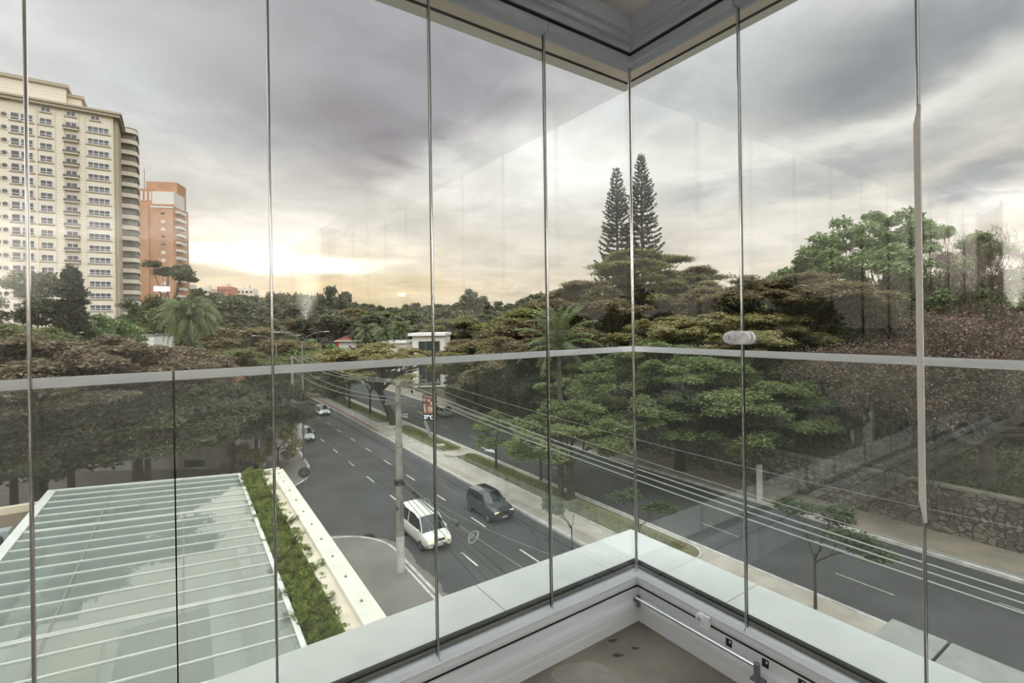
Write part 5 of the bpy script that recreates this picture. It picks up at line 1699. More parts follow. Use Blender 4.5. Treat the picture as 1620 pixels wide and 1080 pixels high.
def make_car(label, name, pos, heading, paintc, L_=4.3, Wd=1.75, Hh=1.48, style='hatch', lamps='white'):
    """x forward; built from cross sections that narrow at nose, tail and roof"""
    root = thing(name, label, 'car' if name != 'van' else 'van', pos, 0)
    root.rotation_euler.z = math.atan2(heading.y, heading.x)
    pm = pbr('paint_' + '_'.join(map(str, paintc)), paintc, rough=.28, spec=.6, coat=.6)
    h = L_ / 2; w = Wd / 2
    S = dict(hatch=dict(belt=[(-h, .86), (-h * .9, .93), (h * .3, .90), (h * .55, .84), (h * .9, .70), (h, .58)], roof=[(-h * .86, .95), (-h * .66, Hh), (-h * .1, Hh + .0), (h * .14, Hh - .06), (h * .5, .87)]),
             sedan=dict(belt=[(-h, .80), (-h * .9, .94), (-h * .6, .96), (h * .3, .90), (h * .9, .72), (h, .58)], roof=[(-h * .68, .97), (-h * .36, Hh - .03), (-h * .05, Hh), (h * .14, Hh - .05), (h * .46, .88)]),
             suv=dict(belt=[(-h, 1.0), (-h * .9, 1.08), (h * .4, 1.06), (h * .85, .98), (h, .78)], roof=[(-h * .92, 1.1), (-h * .82, Hh - .04), (-h * .2, Hh), (h * .1, Hh - .05), (h * .42, 1.06)]),
             van=dict(belt=[(-h, 1.05), (h * .45, 1.1), (h * .75, 1.0), (h * .95, .85), (h, .6)], roof=[(-h * .985, 1.08), (-h * .95, Hh - .04), (h * .05, Hh), (h * .32, Hh - .12), (h * .66, 1.05)]))[style]
    xs = sorted(set([-h, -h * .97, h * .97, h] + [x_ for x_, _ in S['belt']] + list(np.linspace(-h, h, 15))))
    mb = MB(); rows = []
    for x_ in xs:
        f = 1 - .16 * max(0, abs(x_) / h - .72) / .28
        bz = interp(S['belt'], x_); zl = .26 + .12 * max(0, abs(x_) / h - .85) / .15
        ww = w * f
        rows.append([(x_, -ww * .94, zl), (x_, -ww, zl + .2), (x_, -ww, bz - .14), (x_, -ww * .93, bz - .02), (x_, -ww * .6, bz + .02), (x_, 0, bz + .035), (x_, ww * .6, bz + .02), (x_, ww * .93, bz - .02), (x_, ww, bz - .14), (x_, ww, zl + .2), (x_, ww * .94, zl)])
    n = 11
    mb.add([p for r in rows for p in r], [(i * n + k, (i + 1) * n + k, (i + 1) * n + k + 1, i * n + k + 1) for i in range(len(rows) - 1) for k in range(n - 1)] + [((i + 1) * n, i * n, i * n + n - 1, (i + 1) * n + n - 1) for i in range(len(rows) - 1)], 0, True)
    mb.add(rows[0], [tuple(range(n))]); mb.add(rows[-1], [tuple(range(n))[::-1]])
    mb.build('body', pm, root)
    # cabin: glasshouse with a painted roof
    xa, xb = S['roof'][0][0], S['roof'][-1][0]
    xr0, xr1 = S['roof'][1][0], S['roof'][3][0]
    X = sorted(set([xa, xb] + [x_ for x_, _ in S['roof']] + list(np.linspace(xa, xb, 9))))
    mb = MB(); rows = []
    for x_ in X:
        z_ = interp(S['roof'], x_); bz = interp(S['belt'], x_) + .0
        t_ = max(.02, (z_ - bz) / (Hh - .9)); ww = w * .93
        rows.append([(x_, -ww, bz - .04), (x_, -ww + .16 * min(t_, 1), z_ - .07), (x_, -ww + .26 * min(t_, 1), z_), (x_, 0, z_ + .025), (x_, ww - .26 * min(t_, 1), z_), (x_, ww - .16 * min(t_, 1), z_ - .07), (x_, ww, bz - .04)])
    n = 7; fr = []; gl = []
    for i in range(len(rows) - 1):
        xm = (X[i] + X[i + 1]) / 2
        for k in range(n - 1):
            f = (i * n + k, (i + 1) * n + k, (i + 1) * n + k + 1, i * n + k + 1)
            pill = xm < xa + .12 or xm > xb - .05
            side = k in (0, n - 2)
            if side: (gl if xr0 - .15 < xm < xb - .15 or not pill else fr).append(f)
            else: (fr if xr0 <= xm <= xr1 or (k in (1, n - 3) and False) else gl).append(f)
    P = [p for r in rows for p in r]
    mb.add(P, fr, 0, True); mb.add(P, gl, 1, True)
    cab = mb.build('cabin', [pm, carglass], root)
    # pillars
    mb = MB()
    for s in (-1, 1):
        for x_ in ((xr0 + xr1) / 2, xr0 + .08):
            mb.box((x_ - .05, s * (w * .93) - .012 - (0 if s > 0 else 0), interp(S['belt'], x_)), (x_ + .05, s * (w * .93) + .012, interp(S['belt'], x_) + .02))
            mb.tube([(x_, s * w * .935, interp(S['belt'], x_) - .04), (x_, s * (w * .93 - .15), interp(S['roof'], x_) - .06)], .04, 5)
        mb.tube([(xb - .02, s * w * .9, interp(S['belt'], xb)), (xr1, s * (w * .93 - .2), interp(S['roof'], xr1) - .02)], .04, 6)
    mb.build('pillars', pm, root)
    for sx in (-1, 1):
        for sy in (-1, 1):
            M = Matrix.Translation((sx * h * .62, sy * (w - .1), .31)) @ Matrix.Rotation(math.pi / 2, 4, 'X')
            mb = MB(); mb.lathe([(.2, -.11), (.30, -.11), (.315, -.06), (.315, .06), (.30, .11), (.2, .11)], M, 22); wv = mb.build('wheel', tyre, root)
            mb = MB(); mb.lathe([(.19, -.112), (.19, .112)], M, 18); mb.build('hub', hubm, wv)
    zb_ = interp(S['belt'], h * .93)
    for s in (-1, 1):
        mb = MB(); mb.box((h * .9, s * w * .62 - .17, zb_ - .20), (h * .985, s * w * .62 + .17, zb_ - .04)); mb.build('headlamp', lampw if lamps == 'white' else lampo, root, bevel=.02)
        mb = MB(); mb.box((-h * 1.0 - .01, s * w * .7 - .13, .68), (-h * .95, s * w * .7 + .13, .86)); mb.build('tail_lamp', lampr, root, bevel=.01)
        mb = MB(); mb.box((xr1 + .25, s * (w + .02) - .08, 1.0 if style != 'sedan' else .93), (xr1 + .4, s * (w + .02) + .1, 1.13 if style != 'sedan' else 1.05)); mb.build('mirror', pm, root, bevel=.02)
    mb = MB(); mb.box((h * .93, -w * .5, .34), (h + .012, w * .5, .5)); mb.box((h * .95, -w * .38, zb_ - .17), (h + .0, w * .38, zb_ - .07)); mb.build('grille', trimb, root)
    mb = MB(); mb.box((h + .01, -.2, .42), (h + .022, .2, .53)); mb.build('number_plate', pbr('plate_grey', (176, 178, 180), rough=.5), root)
    return root


def car_spot(x, y, z=.7):
    return gnd(x, y, z)


TOW = -TV                     # both near cars come towards us
c = gnd(672, 832, .8); make_car('white van driving towards us beside the utility pole', 'van', Vector((c.x, c.y, 0)), TOW, (222, 222, 212), L_=4.5, Wd=1.8, Hh=1.85, style='van', lamps='warm')
c = gnd(774, 795, .8); make_car('dark compact off roader driving towards us beside the median', 'car', Vector((c.x, c.y, 0)), TOW, (34, 42, 44), L_=4.1, Wd=1.8, Hh=1.68, style='suv', lamps='warm')
c = gnd(509, 648, .7); make_car('white saloon car farther up the avenue near the median', 'car', Vector((c.x, c.y, 0)), TOW, (214, 218, 216), L_=4.4, Wd=1.78, Hh=1.45, style='sedan')
c = gnd(482, 686, .7); make_car('silver hatchback coming out from under the dark tree', 'car', Vector((c.x, c.y, 0)), TOW, (186, 190, 190), L_=4.0, Wd=1.72, Hh=1.5, style='hatch')
c = gnd(700, 650, .7); make_car('grey car on the far road behind the clock board', 'car', Vector((c.x, c.y, 0)), TV, (128, 130, 130), L_=4.2, Wd=1.75, Hh=1.48, style='hatch')
# red and white bus far up the avenue
c = gnd(470, 604, .1)
root = thing('bus', 'red and white bus far up the avenue at the median', 'bus', Vector((c.x, c.y, 0)) + TV * 8, math.atan2(-TV.y, -TV.x))
mb = MB(); mb.box((-5.5, -1.25, .35), (5.5, 1.25, 1.3)); mb.build('lower_body', pbr('bus_red', (170, 52, 40), rough=.4), root, bevel=.08)
mb = MB(); mb.box((-5.5, -1.25, 1.3), (5.5, 1.25, 3.1)); mb.build('upper_body', pbr('bus_white', (214, 212, 204), rough=.4), root, bevel=.12)
mb = MB(); mb.box((5.45, -1.1, 1.4), (5.53, 1.1, 2.6)); mb.build('windscreen', carglass, root)
mb = MB(); mb.box((-5, -1.27, 1.7), (5, -1.24, 2.5)); mb.box((-5, 1.24, 1.7), (5, 1.27, 2.5)); mb.build('side_windows', carglass, root)
for sx in (-3.6, 3.6):
    for sy in (-1.1, 1.1):
        mb = MB(); mb.lathe([(.48, -.14), (.48, .14)], Matrix.Translation((sx, sy, .5)) @ Matrix.Rotation(math.pi / 2, 4, 'X'), 18); mb.build('wheel', tyre, root)
for x_, y_, colr, lab in ((452, 606, (60, 62, 66), 'dark car far up the avenue below the left pole'), (487, 598, (180, 60, 50), 'red car far up the avenue beyond the slim trees')):
    c = gnd(x_, y_, .7); make_car(lab, 'car', Vector((c.x, c.y, 0)), TOW, colr, style='hatch')
# loose lumps of concrete on the median
for x_, y_, s__, lab in ((722, 719, 1.0, 'broken pale concrete slab on the median grass behind the clock board'), (618, 676, .8, 'pale concrete cover at the foot of the forked tree'), (697, 705, .5, 'small tan stone on the median grass')):
    c = gnd(x_, y_, .17); mb = MB(); r_ = random.Random(x_)
    ring = [Vector((c.x + s__ * (1 + .3 * r_.random()) * math.cos(a) * 1.0, c.y + s__ * .8 * (1 + .3 * r_.random()) * math.sin(a), .165)) for a in np.linspace(0, 2 * math.pi, 9)[:-1]]
    mb.prism(ring, (0, 0, .16)); o = mb.build('concrete_slab', concrete_walk, bevel=.02); tag(o, lab, 'stone')

# ================================================================== LOWER BUILDING WITH GLASS ROOF
wht = pbr('white_roof_metal', (222, 220, 212), (208, 206, 198), scale=1.5, rough=.5)
render_m = pbr('white_render', (226, 220, 206), (210, 204, 190), scale=.9, rough=.85)
cream = pbr('cream_ledge', (218, 206, 184), (200, 188, 166), scale=1.2, rough=.85)
roofglass = glass('roof_glass', (.86, .89, .87), ior=1.5, haze=.30, hazec=(196, 204, 198))
ZR = 4.3
e0 = gnd(370.7, 751.6, ZR); e1 = gnd(495, 1010, ZR)
sE, tE = st(e0); sE1, tE1 = st(e1)
SE = (sE + sE1) / 2
tfar = tE; tnear = tE1 - 9.0
slope = .078
wR = 0
# width: the left edge seen at (79, 779)
best = None
for w_ in np.arange(3, 25, .1):
    P = RD(SE - w_, tfar, ZR + slope * w_); X_ = 810 + F * (P.x / P.y) + K * (-(P.z - EYE) / P.y * F)
    if best is None or abs(X_ - 79) < best[0]: best = (abs(X_ - 79), w_)
WRF = best[1]


def rp(w_, t, dz=0.0):
    """point of the roof plane, w_ metres in from the street edge"""
    return RD(SE - w_, t, ZR + slope * w_ + dz)


root = thing('glass_roof', 'sloping glass roof with white rafters over the lower building at left', 'glass roof', rp(WRF / 2, (tfar + tnear) / 2))


def rput(mb, nm, m_, **k):
    o = mb.build(nm, m_, root, origin=root.location, **k); o.location = (0, 0, 0); return o


nr = 24; sp = (tfar - tnear) / nr
spc = (tfar - tE1) / 18.4
cols = [0, WRF * .33, WRF * .70, WRF]
k = 0; ts = []
t = tfar
while t > tnear: ts.append(t); t -= spc
for i, t in enumerate(ts):
    thick = i in (6, 15)
    mb = MB(); d_ = .02 if not thick else .022
    for off_ in ((0,) if not thick else (-.06, .06)):
        mb.hexa([rp(0, t + off_ - d_, -.02), rp(0, t + off_ + d_, -.02), rp(WRF, t + off_ + d_, -.02), rp(WRF, t + off_ - d_, -.02), rp(0, t + off_ - d_, .05), rp(0, t + off_ + d_, .05), rp(WRF, t + off_ + d_, .05), rp(WRF, t + off_ - d_, .05)])
    rput(mb, 'rafter', wht)
for i in range(len(ts) - 1):
    for a, b in zip(cols[:-1], cols[1:]):
        mb = MB(); A, B = ts[i + 1], ts[i]
        mb.hexa([rp(b, A, .0), rp(a, A, .0), rp(a, B, .0), rp(b, B, .0), rp(b, A, .012), rp(a, A, .012), rp(a, B, .012), rp(b, B, .012)])
        rput(mb, 'roof_pane', roofglass)
for c_ in cols[1:3]:
    mb = MB(); mb.hexa([rp(c_ + .03, tnear, -.12), rp(c_ - .03, tnear, -.12), rp(c_ - .03, tfar, -.12), rp(c_ + .03, tfar, -.12), rp(c_ + .03, tnear, .02), rp(c_ - .03, tnear, .02), rp(c_ - .03, tfar, .02), rp(c_ + .03, tfar, .02)])
    rput(mb, 'purlin', pbr('purlin_grey', (128, 124, 112), rough=.6))
for a, b, nm in ((-.06, .1, 'eave_beam'), (WRF - .25, WRF + .12, 'ridge_beam')):
    mb = MB(); mb.hexa([rp(b, tnear, -.35), rp(a, tnear, -.35), rp(a, tfar + .1, -.35), rp(b, tfar + .1, -.35), rp(b, tnear, .07), rp(a, tnear, .07), rp(a, tfar + .1, .07), rp(b, tfar + .1, .07)])
    rput(mb, nm, wht)
mb = MB(); mb.hexa([rp(WRF, tfar - .05, -.35), rp(0, tfar - .05, -.35), rp(0, tfar + .1, -.35), rp(WRF, tfar + .1, -.35), rp(WRF, tfar - .05, .07), rp(0, tfar - .05, .07), rp(0, tfar + .1, .07), rp(WRF, tfar + .1, .07)])
rput(mb, 'end_beam', wht)

# rooms under the glass
zf = .45
fl_m = pbr('lobby_floor', (206, 200, 184), (188, 182, 166), scale=.6, rough=.5)
mb = MB(); mb.hexa([RD(SE - WRF, tnear, zf - .3), RD(SE, tnear, zf - .3), RD(SE, tfar, zf - .3), RD(SE - WRF, tfar, zf - .3), RD(SE - WRF, tnear, zf), RD(SE, tnear, zf), RD(SE, tfar, zf), RD(SE - WRF, tfar, zf)])
struct('floor_lobby', mb, fl_m)
lw = pbr('lobby_wall', (210, 212, 206), rough=.8)
dkf = pbr('lobby_dark', (74, 84, 82), rough=.3)


def blk(w0, w1, ta, tb, z0, z1, m_, name, label=None, cat=None):
    mb = MB(); mb.hexa([RD(SE - w1, ta, z0), RD(SE - w0, ta, z0), RD(SE - w0, tb, z0), RD(SE - w1, tb, z0), RD(SE - w1, ta, z1), RD(SE - w0, ta, z1), RD(SE - w0, tb, z1), RD(SE - w1, tb, z1)])
    o = mb.build(name, m_)
    return tag(o, label, cat) if label else tag(o, kind='structure')


blk(.12, .3, tnear, tfar, zf, ZR - .37, lw, 'wall_lobby_street')
blk(WRF - .3, WRF - .12, tnear, tfar, zf, ZR + .4, lw, 'wall_lobby_inner')
blk(.3, WRF - .3, tfar - .2, tfar - .02, zf, ZR - .37, lw, 'wall_lobby_end')
blk(2.0, 5.2, tfar - 14.5, tfar - 8.2, zf + .0, zf + .05, dkf, 'floor_pool', None)
blk(1.0, 2.0, tfar - 16.5, tfar - 5, zf, zf + .5, lw, 'lobby_bench', 'long white bench seen through the glass roof by the street side', 'bench')
blk(5.6, 7.2, tfar - 12, tfar - 9.4, zf, zf + .75, pbr('counter_beige', (196, 184, 156), rough=.6), 'reception_counter', 'beige counter seen through the middle of the glass roof', 'counter')
blk(7.6, 8.2, tfar - 14, tfar - 3, zf, 3.2, lw, 'wall_lobby_partition')
for i in range(8):
    blk(.55, .95, tfar - 1.2 - i * 1.5, tfar - 1.2 - i * 1.5 - .7, ZR - 1.0, ZR - .6, wht, 'lobby_beam_block', None)

# planting trough along the street edge, then ledge and parapet
TW0, TW1 = -.12, -1.28
o0 = gnd(443, 742, 4.5); o1 = gnd(615, 965, 4.5)
sO = (st(o0)[0] + st(o1)[0]) / 2; tO = st(o0)[1]
i0 = gnd(405, 742, 4.5); i1 = gnd(560, 985, 4.5)
sI = (st(i0)[0] + st(i1)[0]) / 2
sM = sI + (sO - sI) * .40
soil = pbr('planter_soil', (64, 50, 36), (46, 38, 28), scale=3, rough=1)


def rb(s0, s1, t0, t1, z0, z1, m_, name, **kw):
    return struct(name, slab(s0, s1, t0, t1, z0, z1), m_, **kw)


rb(SE + .08, sI, tnear, tfar + .3, 3.6, 4.12, soil, 'planter_soil_bed')
rb(sI, sM, tnear, tO - .0, 0.1, 4.34, cream, 'wall_planter_ledge')
rb(sM, sO, tnear, tO, 0.1, 4.5, render_m, 'wall_parapet')
rb(SE - WRF - .1, sO, tfar + .12, tfar + .5, .1, 4.25, cream, 'wall_podium_end')
rb(SE - .1, sI, tnear, tfar + .1, .1, 3.6, lw, 'wall_podium')
# round bolts on the parapet
bolt = pbr('bolt_steel', (120, 112, 100), rough=.5, metal=.6)
for i in range(10):
    t = tO - 1.0 - i * 1.9
    mb = MB(); mb.lathe([(.045, 0), (.045, .02), (.03, .03), (.03, .055), (.012, .06)], Matrix.Translation(RD(sM + (sO - sM) * .45, t, 4.5)), 12)
    tag(mb.build('parapet_bolt', bolt), 'small round bolt standing on the white parapet top', 'bolt', 'bolts along the white parapet')
# leafy plants of the trough
def fern(seed, n=15):
    r = np.random.default_rng(seed); Q = []
    for k in range(n):
        a = r.uniform(0, 6.28); l = r.uniform(.28, .55); el = r.uniform(.35, 1.25)
        d = np.array([math.cos(a) * math.cos(el), math.sin(a) * math.cos(el), math.sin(el)])
        base = r.normal(0, .04, 3) * np.array([1, 1, 0]); m = 9
        side = np.array([-math.sin(a), math.cos(a), 0])
        for i in range(m):
            u = (i + 1) / m
            P = base + d * l * u - np.array([0, 0, .22 * l * u * u * 1.6])
            for s in (-1, 1):
                q = unit(side * s * .8 + d * .55 + np.array([0, 0, .1])) * (.13 * math.sin(math.pi * (u * .8 + .15)) + .02)
                w = d * .012
                Q.append([P - w, P + q * .5 + w * 1.4, P + q, P + q * .5 - w * 1.4])
        w = side * .006
        Q.append([base - w, base + w, P + w, P - w])
    V = np.array(Q).reshape(-1, 3)
    return quads_mesh('fern_leaves', V, len(V) // 4, LM['plant'])


ferns = [fern(200 + i) for i in range(5)]
r = random.Random(11)


def PZ(t):
    k = int((tfar + .1 - t) / (tfar - tE1 + 1.7) * 6)
    return ['at its far end by the side street', 'second stretch from the far end', 'opposite the middle of the glass roof', 'just past the middle of the glass roof', 'beside the wide near roof panes', 'at its near end by the sill'][min(k, 5)]


cnt = 0
t = tfar + .1
while t > tE1 - 1.5:
    for s in np.arange(SE + .28, sI - .05, .40):
        me = ferns[r.randrange(5)]
        o = obj('planter_fern', me)
        sc = r.uniform(1.1, 1.8)
        o.location = RD(s + r.uniform(-.1, .1), t + r.uniform(-.12, .12), 4.1); o.rotation_euler = (0, 0, r.uniform(0, 6.28)); o.scale = (sc,) * 3
        tag(o, 'green feathery plant in the parapet trough, ' + PZ(t), 'plant', 'trough plants, ' + PZ(t))
        cnt += 1
    t -= .44
# low roof, soil bed and air conditioner left of the glass roof
rb(SE - WRF - 7, SE - WRF - .12, tnear, tfar - 1.0, .1, ZR + .1, pbr('roof_felt', (112, 96, 80), (92, 84, 66), scale=1.2, rough=1), 'roof_terrace')
rb(SE - WRF - 7, SE - WRF - .1, tfar - 1.0, tfar - .7, .1, ZR + .45, cream, 'wall_terrace')
c = gnd(4, 850, ZR + .5)
root = thing('air_conditioner', 'grey air conditioner unit on the terrace at the far left', 'air conditioner', Vector((c.x - .2, c.y, ZR + .1)), HR)
mb = MB(); mb.box((-.4, -.3, 0), (.4, .3, .7)); mb.build('case', pbr('ac_grey', (150, 156, 156), rough=.5), root, bevel=.02)
mb = MB(); mb.lathe([(.24, 0), (.24, .02), (.2, .03)], Matrix.Translation((0, -.3, .35)) @ Matrix.Rotation(math.pi / 2, 4, 'X'), 22); mb.build('fan_grille', pbr('ac_dark', (60, 64, 66)), root)
for i in range(9):
    o = obj('terrace_plant', ferns[i % 5]); o.location = Vector((c.x + .3 + .5 * i * .6, c.y + 1.2 + i * .35, ZR + .1)); o.scale = (1.2,) * 3; o.rotation_euler.z = i
    tag(o, 'rough green plant on the terrace left of the glass roof', 'plant', 'plants on the left terrace')

# ---- across the side street: grey wall, white pillars
gw = pbr('grey_render', (176, 174, 168), (150, 148, 142), scale=.8, rough=.9)
a = gnd(120, 745, .15); b = gnd(368, 738, .15)
mb = MB()
y0 = 38.5
A0, A1 = px(60, 700, 47), px(368, 700, 47); A0.z = A1.z = .1
mb.hexa([A0, A1, A1 + Vector((0, .5, 0)), A0 + Vector((0, .5, 0)), A0 + Vector((0, 0, 5.6)), A1 + Vector((0, 0, 5.3)), A1 + Vector((0, .5, 5.3)), A0 + Vector((0, .5, 5.6))])
struct('wall_grey_house', mb, gw)
root = thing('wall_vent', 'dark barred vent opening in the grey wall behind the trees', 'vent', px(308, 733, 46.95))
mb = MB(); mb.box((-.95, -.03, -.32), (.95, .0, .32)); mb.build('opening', black_gap, root)
mb = MB()
for k in range(9): mb.box((-.8 + .2 * k - .012, -.06, -.28), (-.8 + .2 * k + .012, -.03, .28))
mb.build('bars', galv, root)
for x_, yb, lab, wd, hh in ((416, 737, 'white painted pillar at the side street corner, taller and nearer', .3, 3.0), (474, 700, 'white painted pillar at the corner kerb beside the silver car', .28, 2.6), (408, 716, 'grey pillar behind the white pillar at the corner', .2, 2.6)):
    g_ = gnd(x_, yb, .13); root = thing('corner_pillar', lab, 'pillar', g_)
    mb = MB(); mb.tube([(0, 0, 0), (0, 0, hh)], wd, 12); mb.build('shaft', limew if 'white' in lab else conc, root)
yt = make_tree('dome', 1.8, 4.2, 2.6, 1.4, tips=24, leaves=3600, leaf=(.3, .09), cl=(.55, .35), mat='umbrella_y', trunk_r=.08, K=5, seed=301, flat=.4, droop=.3)
g_ = gnd(440, 735, .15); place_tree(yt, 'young_tree', 'yellow green young tree over the white pillar at the corner', g_)
g_ = gnd(385, 752, .15); place_tree(yt, 'young_tree', 'pale green bush at the foot of the grey wall', g_ + Vector((0, 0, -1.2)), rz=2)

# ================================================================== BUILDINGS
tw_m = pbr('tower_stone', (224, 214, 196), (214, 204, 186), scale=.12, rough=.8)
tw_d = pbr('tower_moulding', (176, 164, 144), rough=.8)
win_g = pbr('window_glass', (74, 76, 82), (112, 108, 104), scale=.35, rough=.12, spec=.6)
win_f = pbr('window_frame', (226, 226, 230), rough=.5)
slab_m = pbr('balcony_dark', (108, 104, 96), rough=.7)


def grooved(name, c1, c2, step, off=0.0):
    m = bpy.data.materials.new(name); m.use_nodes = True
    n, l = m.node_tree.nodes, m.node_tree.links; b = n['Principled BSDF']; b.inputs['Roughness'].default_value = .85
    tc = n.new('ShaderNodeTexCoord'); s = n.new('ShaderNodeSeparateXYZ'); l.new(tc.outputs['Object'], s.inputs[0])
    a = n.new('ShaderNodeMath'); a.operation = 'DIVIDE'; l.new(s.outputs[2], a.inputs[0]); a.inputs[1].default_value = step
    f = n.new('ShaderNodeMath'); f.operation = 'FRACT'; l.new(a.outputs[0], f.inputs[0])
    g = n.new('ShaderNodeMath'); g.operation = 'LESS_THAN'; l.new(f.outputs[0], g.inputs[0]); g.inputs[1].default_value = .12
    x = n.new('ShaderNodeMix'); x.data_type = 'RGBA'; l.new(g.outputs[0], x.inputs[0]); x.inputs[6].default_value = (*lin(c1), 1); x.inputs[7].default_value = (*lin(c2), 1)
    l.new(x.outputs[2], b.inputs['Base Color'])
    return m


tw_g = grooved('tower_banded_stone', (226, 217, 200), (200, 190, 172), .75)
# frame of the tower: u runs left along the face from its right corner, v up, w out of the face
corner = px(190, 520, 127); corner.z = 0
Uf = AL.copy(); Wf = -NL


def local_root(name, label, cat, o, U, Wn):
    r = thing(name, label, cat, o)
    r.rotation_euler.z = math.atan2(U.y, U.x)
    return r


tower = local_root('apartment_tower', 'tall cream apartment tower with rows of windows at far left', 'building', corner, Uf, Wf)
# in local coordinates: x = u (leftwards along face), y: inward or outward
sgn = 1 if (Matrix.Rotation(tower.rotation_euler.z, 3, 'Z') @ Vector((0, 1, 0))).dot(Wf) > 0 else -1   # +y*sgn faces us


def lb(mb, x0, x1, y0, y1, z0, z1, mi=0):
    """box with y counted outward from the face"""
    ya, yb = sorted((y0 * sgn, y1 * sgn)); return mb.box((x0, ya, z0), (x1, yb, z1), mi)


def u_of(x, face=corner, Yc=127):
    """distance along the face seen at column x (at the horizon)"""
    r = (x - 810) / F
    return (r * face.y - face.x) / (Uf.x - r * Uf.y)


def z_at(x, y, u):
    P = corner + Uf * u
    return EYE - ((y - 513) + K * (x - 810)) / F * P.y


TOPZ = z_at(188, 180, 0)
mb = MB(); lb(mb, .8, 34, -18, 0, 0, TOPZ - 1.2); mb.build('walls', tw_g, tower)
mb = MB(); lb(mb, 0, .8, -18, -.9, 0, TOPZ - 1.2)
mb.build('chamfer', tw_d, tower)
mb = MB(); lb(mb, -.7, 34.5, -18.5, .9, TOPZ - 1.2, TOPZ - .5); lb(mb, -1.0, 34.8, -18.8, 1.2, TOPZ - .5, TOPZ); mb.build('cornice', tw_d, tower)
mb = MB(); u1 = u_of(108)
lb(mb, u1, 34, -10, -1.5, TOPZ, z_at(104, 136, u1)); mb.build('penthouse', tw_g, tower)
mb = MB(); lb(mb, u1 - .5, 34.4, -10.4, -1.0, z_at(104, 136, u1), z_at(104, 136, u1) + .8); mb.build('penthouse_cornice', tw_d, tower)
u2 = u_of(131)
mb = MB(); lb(mb, u2, u1, -9, -3, TOPZ, z_at(124, 150, u2)); mb.build('penthouse_wing', tw_g, tower)
mb = MB(); lb(mb, u2 - .5, u1, -9.4, -2.5, z_at(124, 150, u2), z_at(124, 150, u2) + .7); mb.build('penthouse_wing_cornice', tw_d, tower)


def win_mesh(w, h, n, bar=True, frame=.09, name='window'):
    mb = MB(); lb(mb, -w / 2, w / 2, .0, .05, 0, h, 0)
    f = frame
    for a, b, c, d in ((-w / 2, w / 2, 0, f), (-w / 2, w / 2, h - f, h), (-w / 2, -w / 2 + f, 0, h), (w / 2 - f, w / 2, 0, h)): lb(mb, a, b, .05, .12, c, d, 1)
    for i in range(1, n): x_ = -w / 2 + w * i / n; lb(mb, x_ - f * .6, x_ + f * .6, .05, .12, 0, h, 1)
    if bar: lb(mb, -w / 2, w / 2, .05, .12, h * .36 - f * .6, h * .36 + f * .6, 1)
    lb(mb, -w / 2 - .3, w / 2 + .3, 0, .22, -.3, -.05, 2)
    me = bpy.data.meshes.new(name); me.from_pydata(mb.v, [], mb.f)
    for m_ in (win_g, win_f, tw_d): me.materials.append(m_)
    me.polygons.foreach_set('material_index', mb.m); return me


def part(name, me, x, z, parent=tower, y=0.0):
    o = obj(name, me, parent); o.location = (x, y * sgn, z); return o


ww = abs(u_of(143) - u_of(177))
wide = win_mesh(ww, 1.45, 4); mid = win_mesh(abs(u_of(67) - u_of(87)), 1.5, 2); bal = win_mesh(abs(u_of(108) - u_of(126)), 1.6, 2)
nar = win_mesh(.8, 1.7, 1); sq = win_mesh(1.5, 1.7, 1, bar=True)
FLH = 3.0
z1 = z_at(160, 206, u_of(160)) - .7
mbb = MB(); wb = abs(u_of(108) - u_of(126)) + .9
lb(mbb, -wb / 2, wb / 2, .0, .9, -.35, -.15); lb(mbb, -wb / 2, wb / 2, .8, .9, -.15, .45, 1); lb(mbb, -wb / 2, -wb / 2 + .1, 0, .9, -.15, .45, 1); lb(mbb, wb / 2 - .1, wb / 2, 0, .9, -.15, .45, 1)
balm = bpy.data.meshes.new('balcony'); balm.from_pydata(mbb.v, [], mbb.f); balm.materials.append(tw_m); balm.materials.append(slab_m); balm.polygons.foreach_set('material_index', mbb.m)
rw = MB(); M = Matrix.Rotation(-math.pi / 2 * sgn, 4, 'X')
rw.lathe([(.75, -.02), (.75, .12), (.52, .12), (.5, .04)], M, 18, 1); rw.lathe([(.5, 0), (.5, .05)], M, 18, 0)
rwm = bpy.data.meshes.new('round_window'); rwm.from_pydata(rw.v, [], rw.f); rwm.materials.append(win_g); rwm.materials.append(tw_m); rwm.polygons.foreach_set('material_index', rw.m)
for i in range(20):
    z = z1 - i * FLH
    if z < 1: break
    part('window', wide, u_of(160), z); part('window', mid, u_of(77), z); part('window', bal, u_of(117), z)
    part('balcony', balm, u_of(117), z)
    part('narrow_window', nar, u_of(53), z); part('narrow_window', nar, u_of(41), z)
    part('square_window', sq, u_of(28), z)
    part('round_window', rwm, u_of(11), z + .9); part('round_window', rwm, u_of(0), z + .9)
for x_, w_ in ((160, ww + .8), (117, wb - .4), (77, abs(u_of(67) - u_of(87)) + .8)):
    o = part('top_window', win_mesh(1.7, 1.1, 2, bar=False), u_of(x_) + (.6 if x_ == 160 else 0), z1 + 3.1)
    mb = MB(); u_ = u_of(x_); lb(mb, u_ - w_ / 2, u_ + w_ / 2, 0, .25, z1 + 5.2, z1 + 5.5); lb(mb, u_ - w_ / 2 - .15, u_ - w_ / 2, 0, .2, 1, z1 + 5.3); lb(mb, u_ + w_ / 2, u_ + w_ / 2 + .15, 0, .2, 1, z1 + 5.3)
    mb.build('window_surround', tw_m, tower)
part('top_window', win_mesh(2.6, 1.1, 3, bar=False), u_of(5), z1 + 4.6)

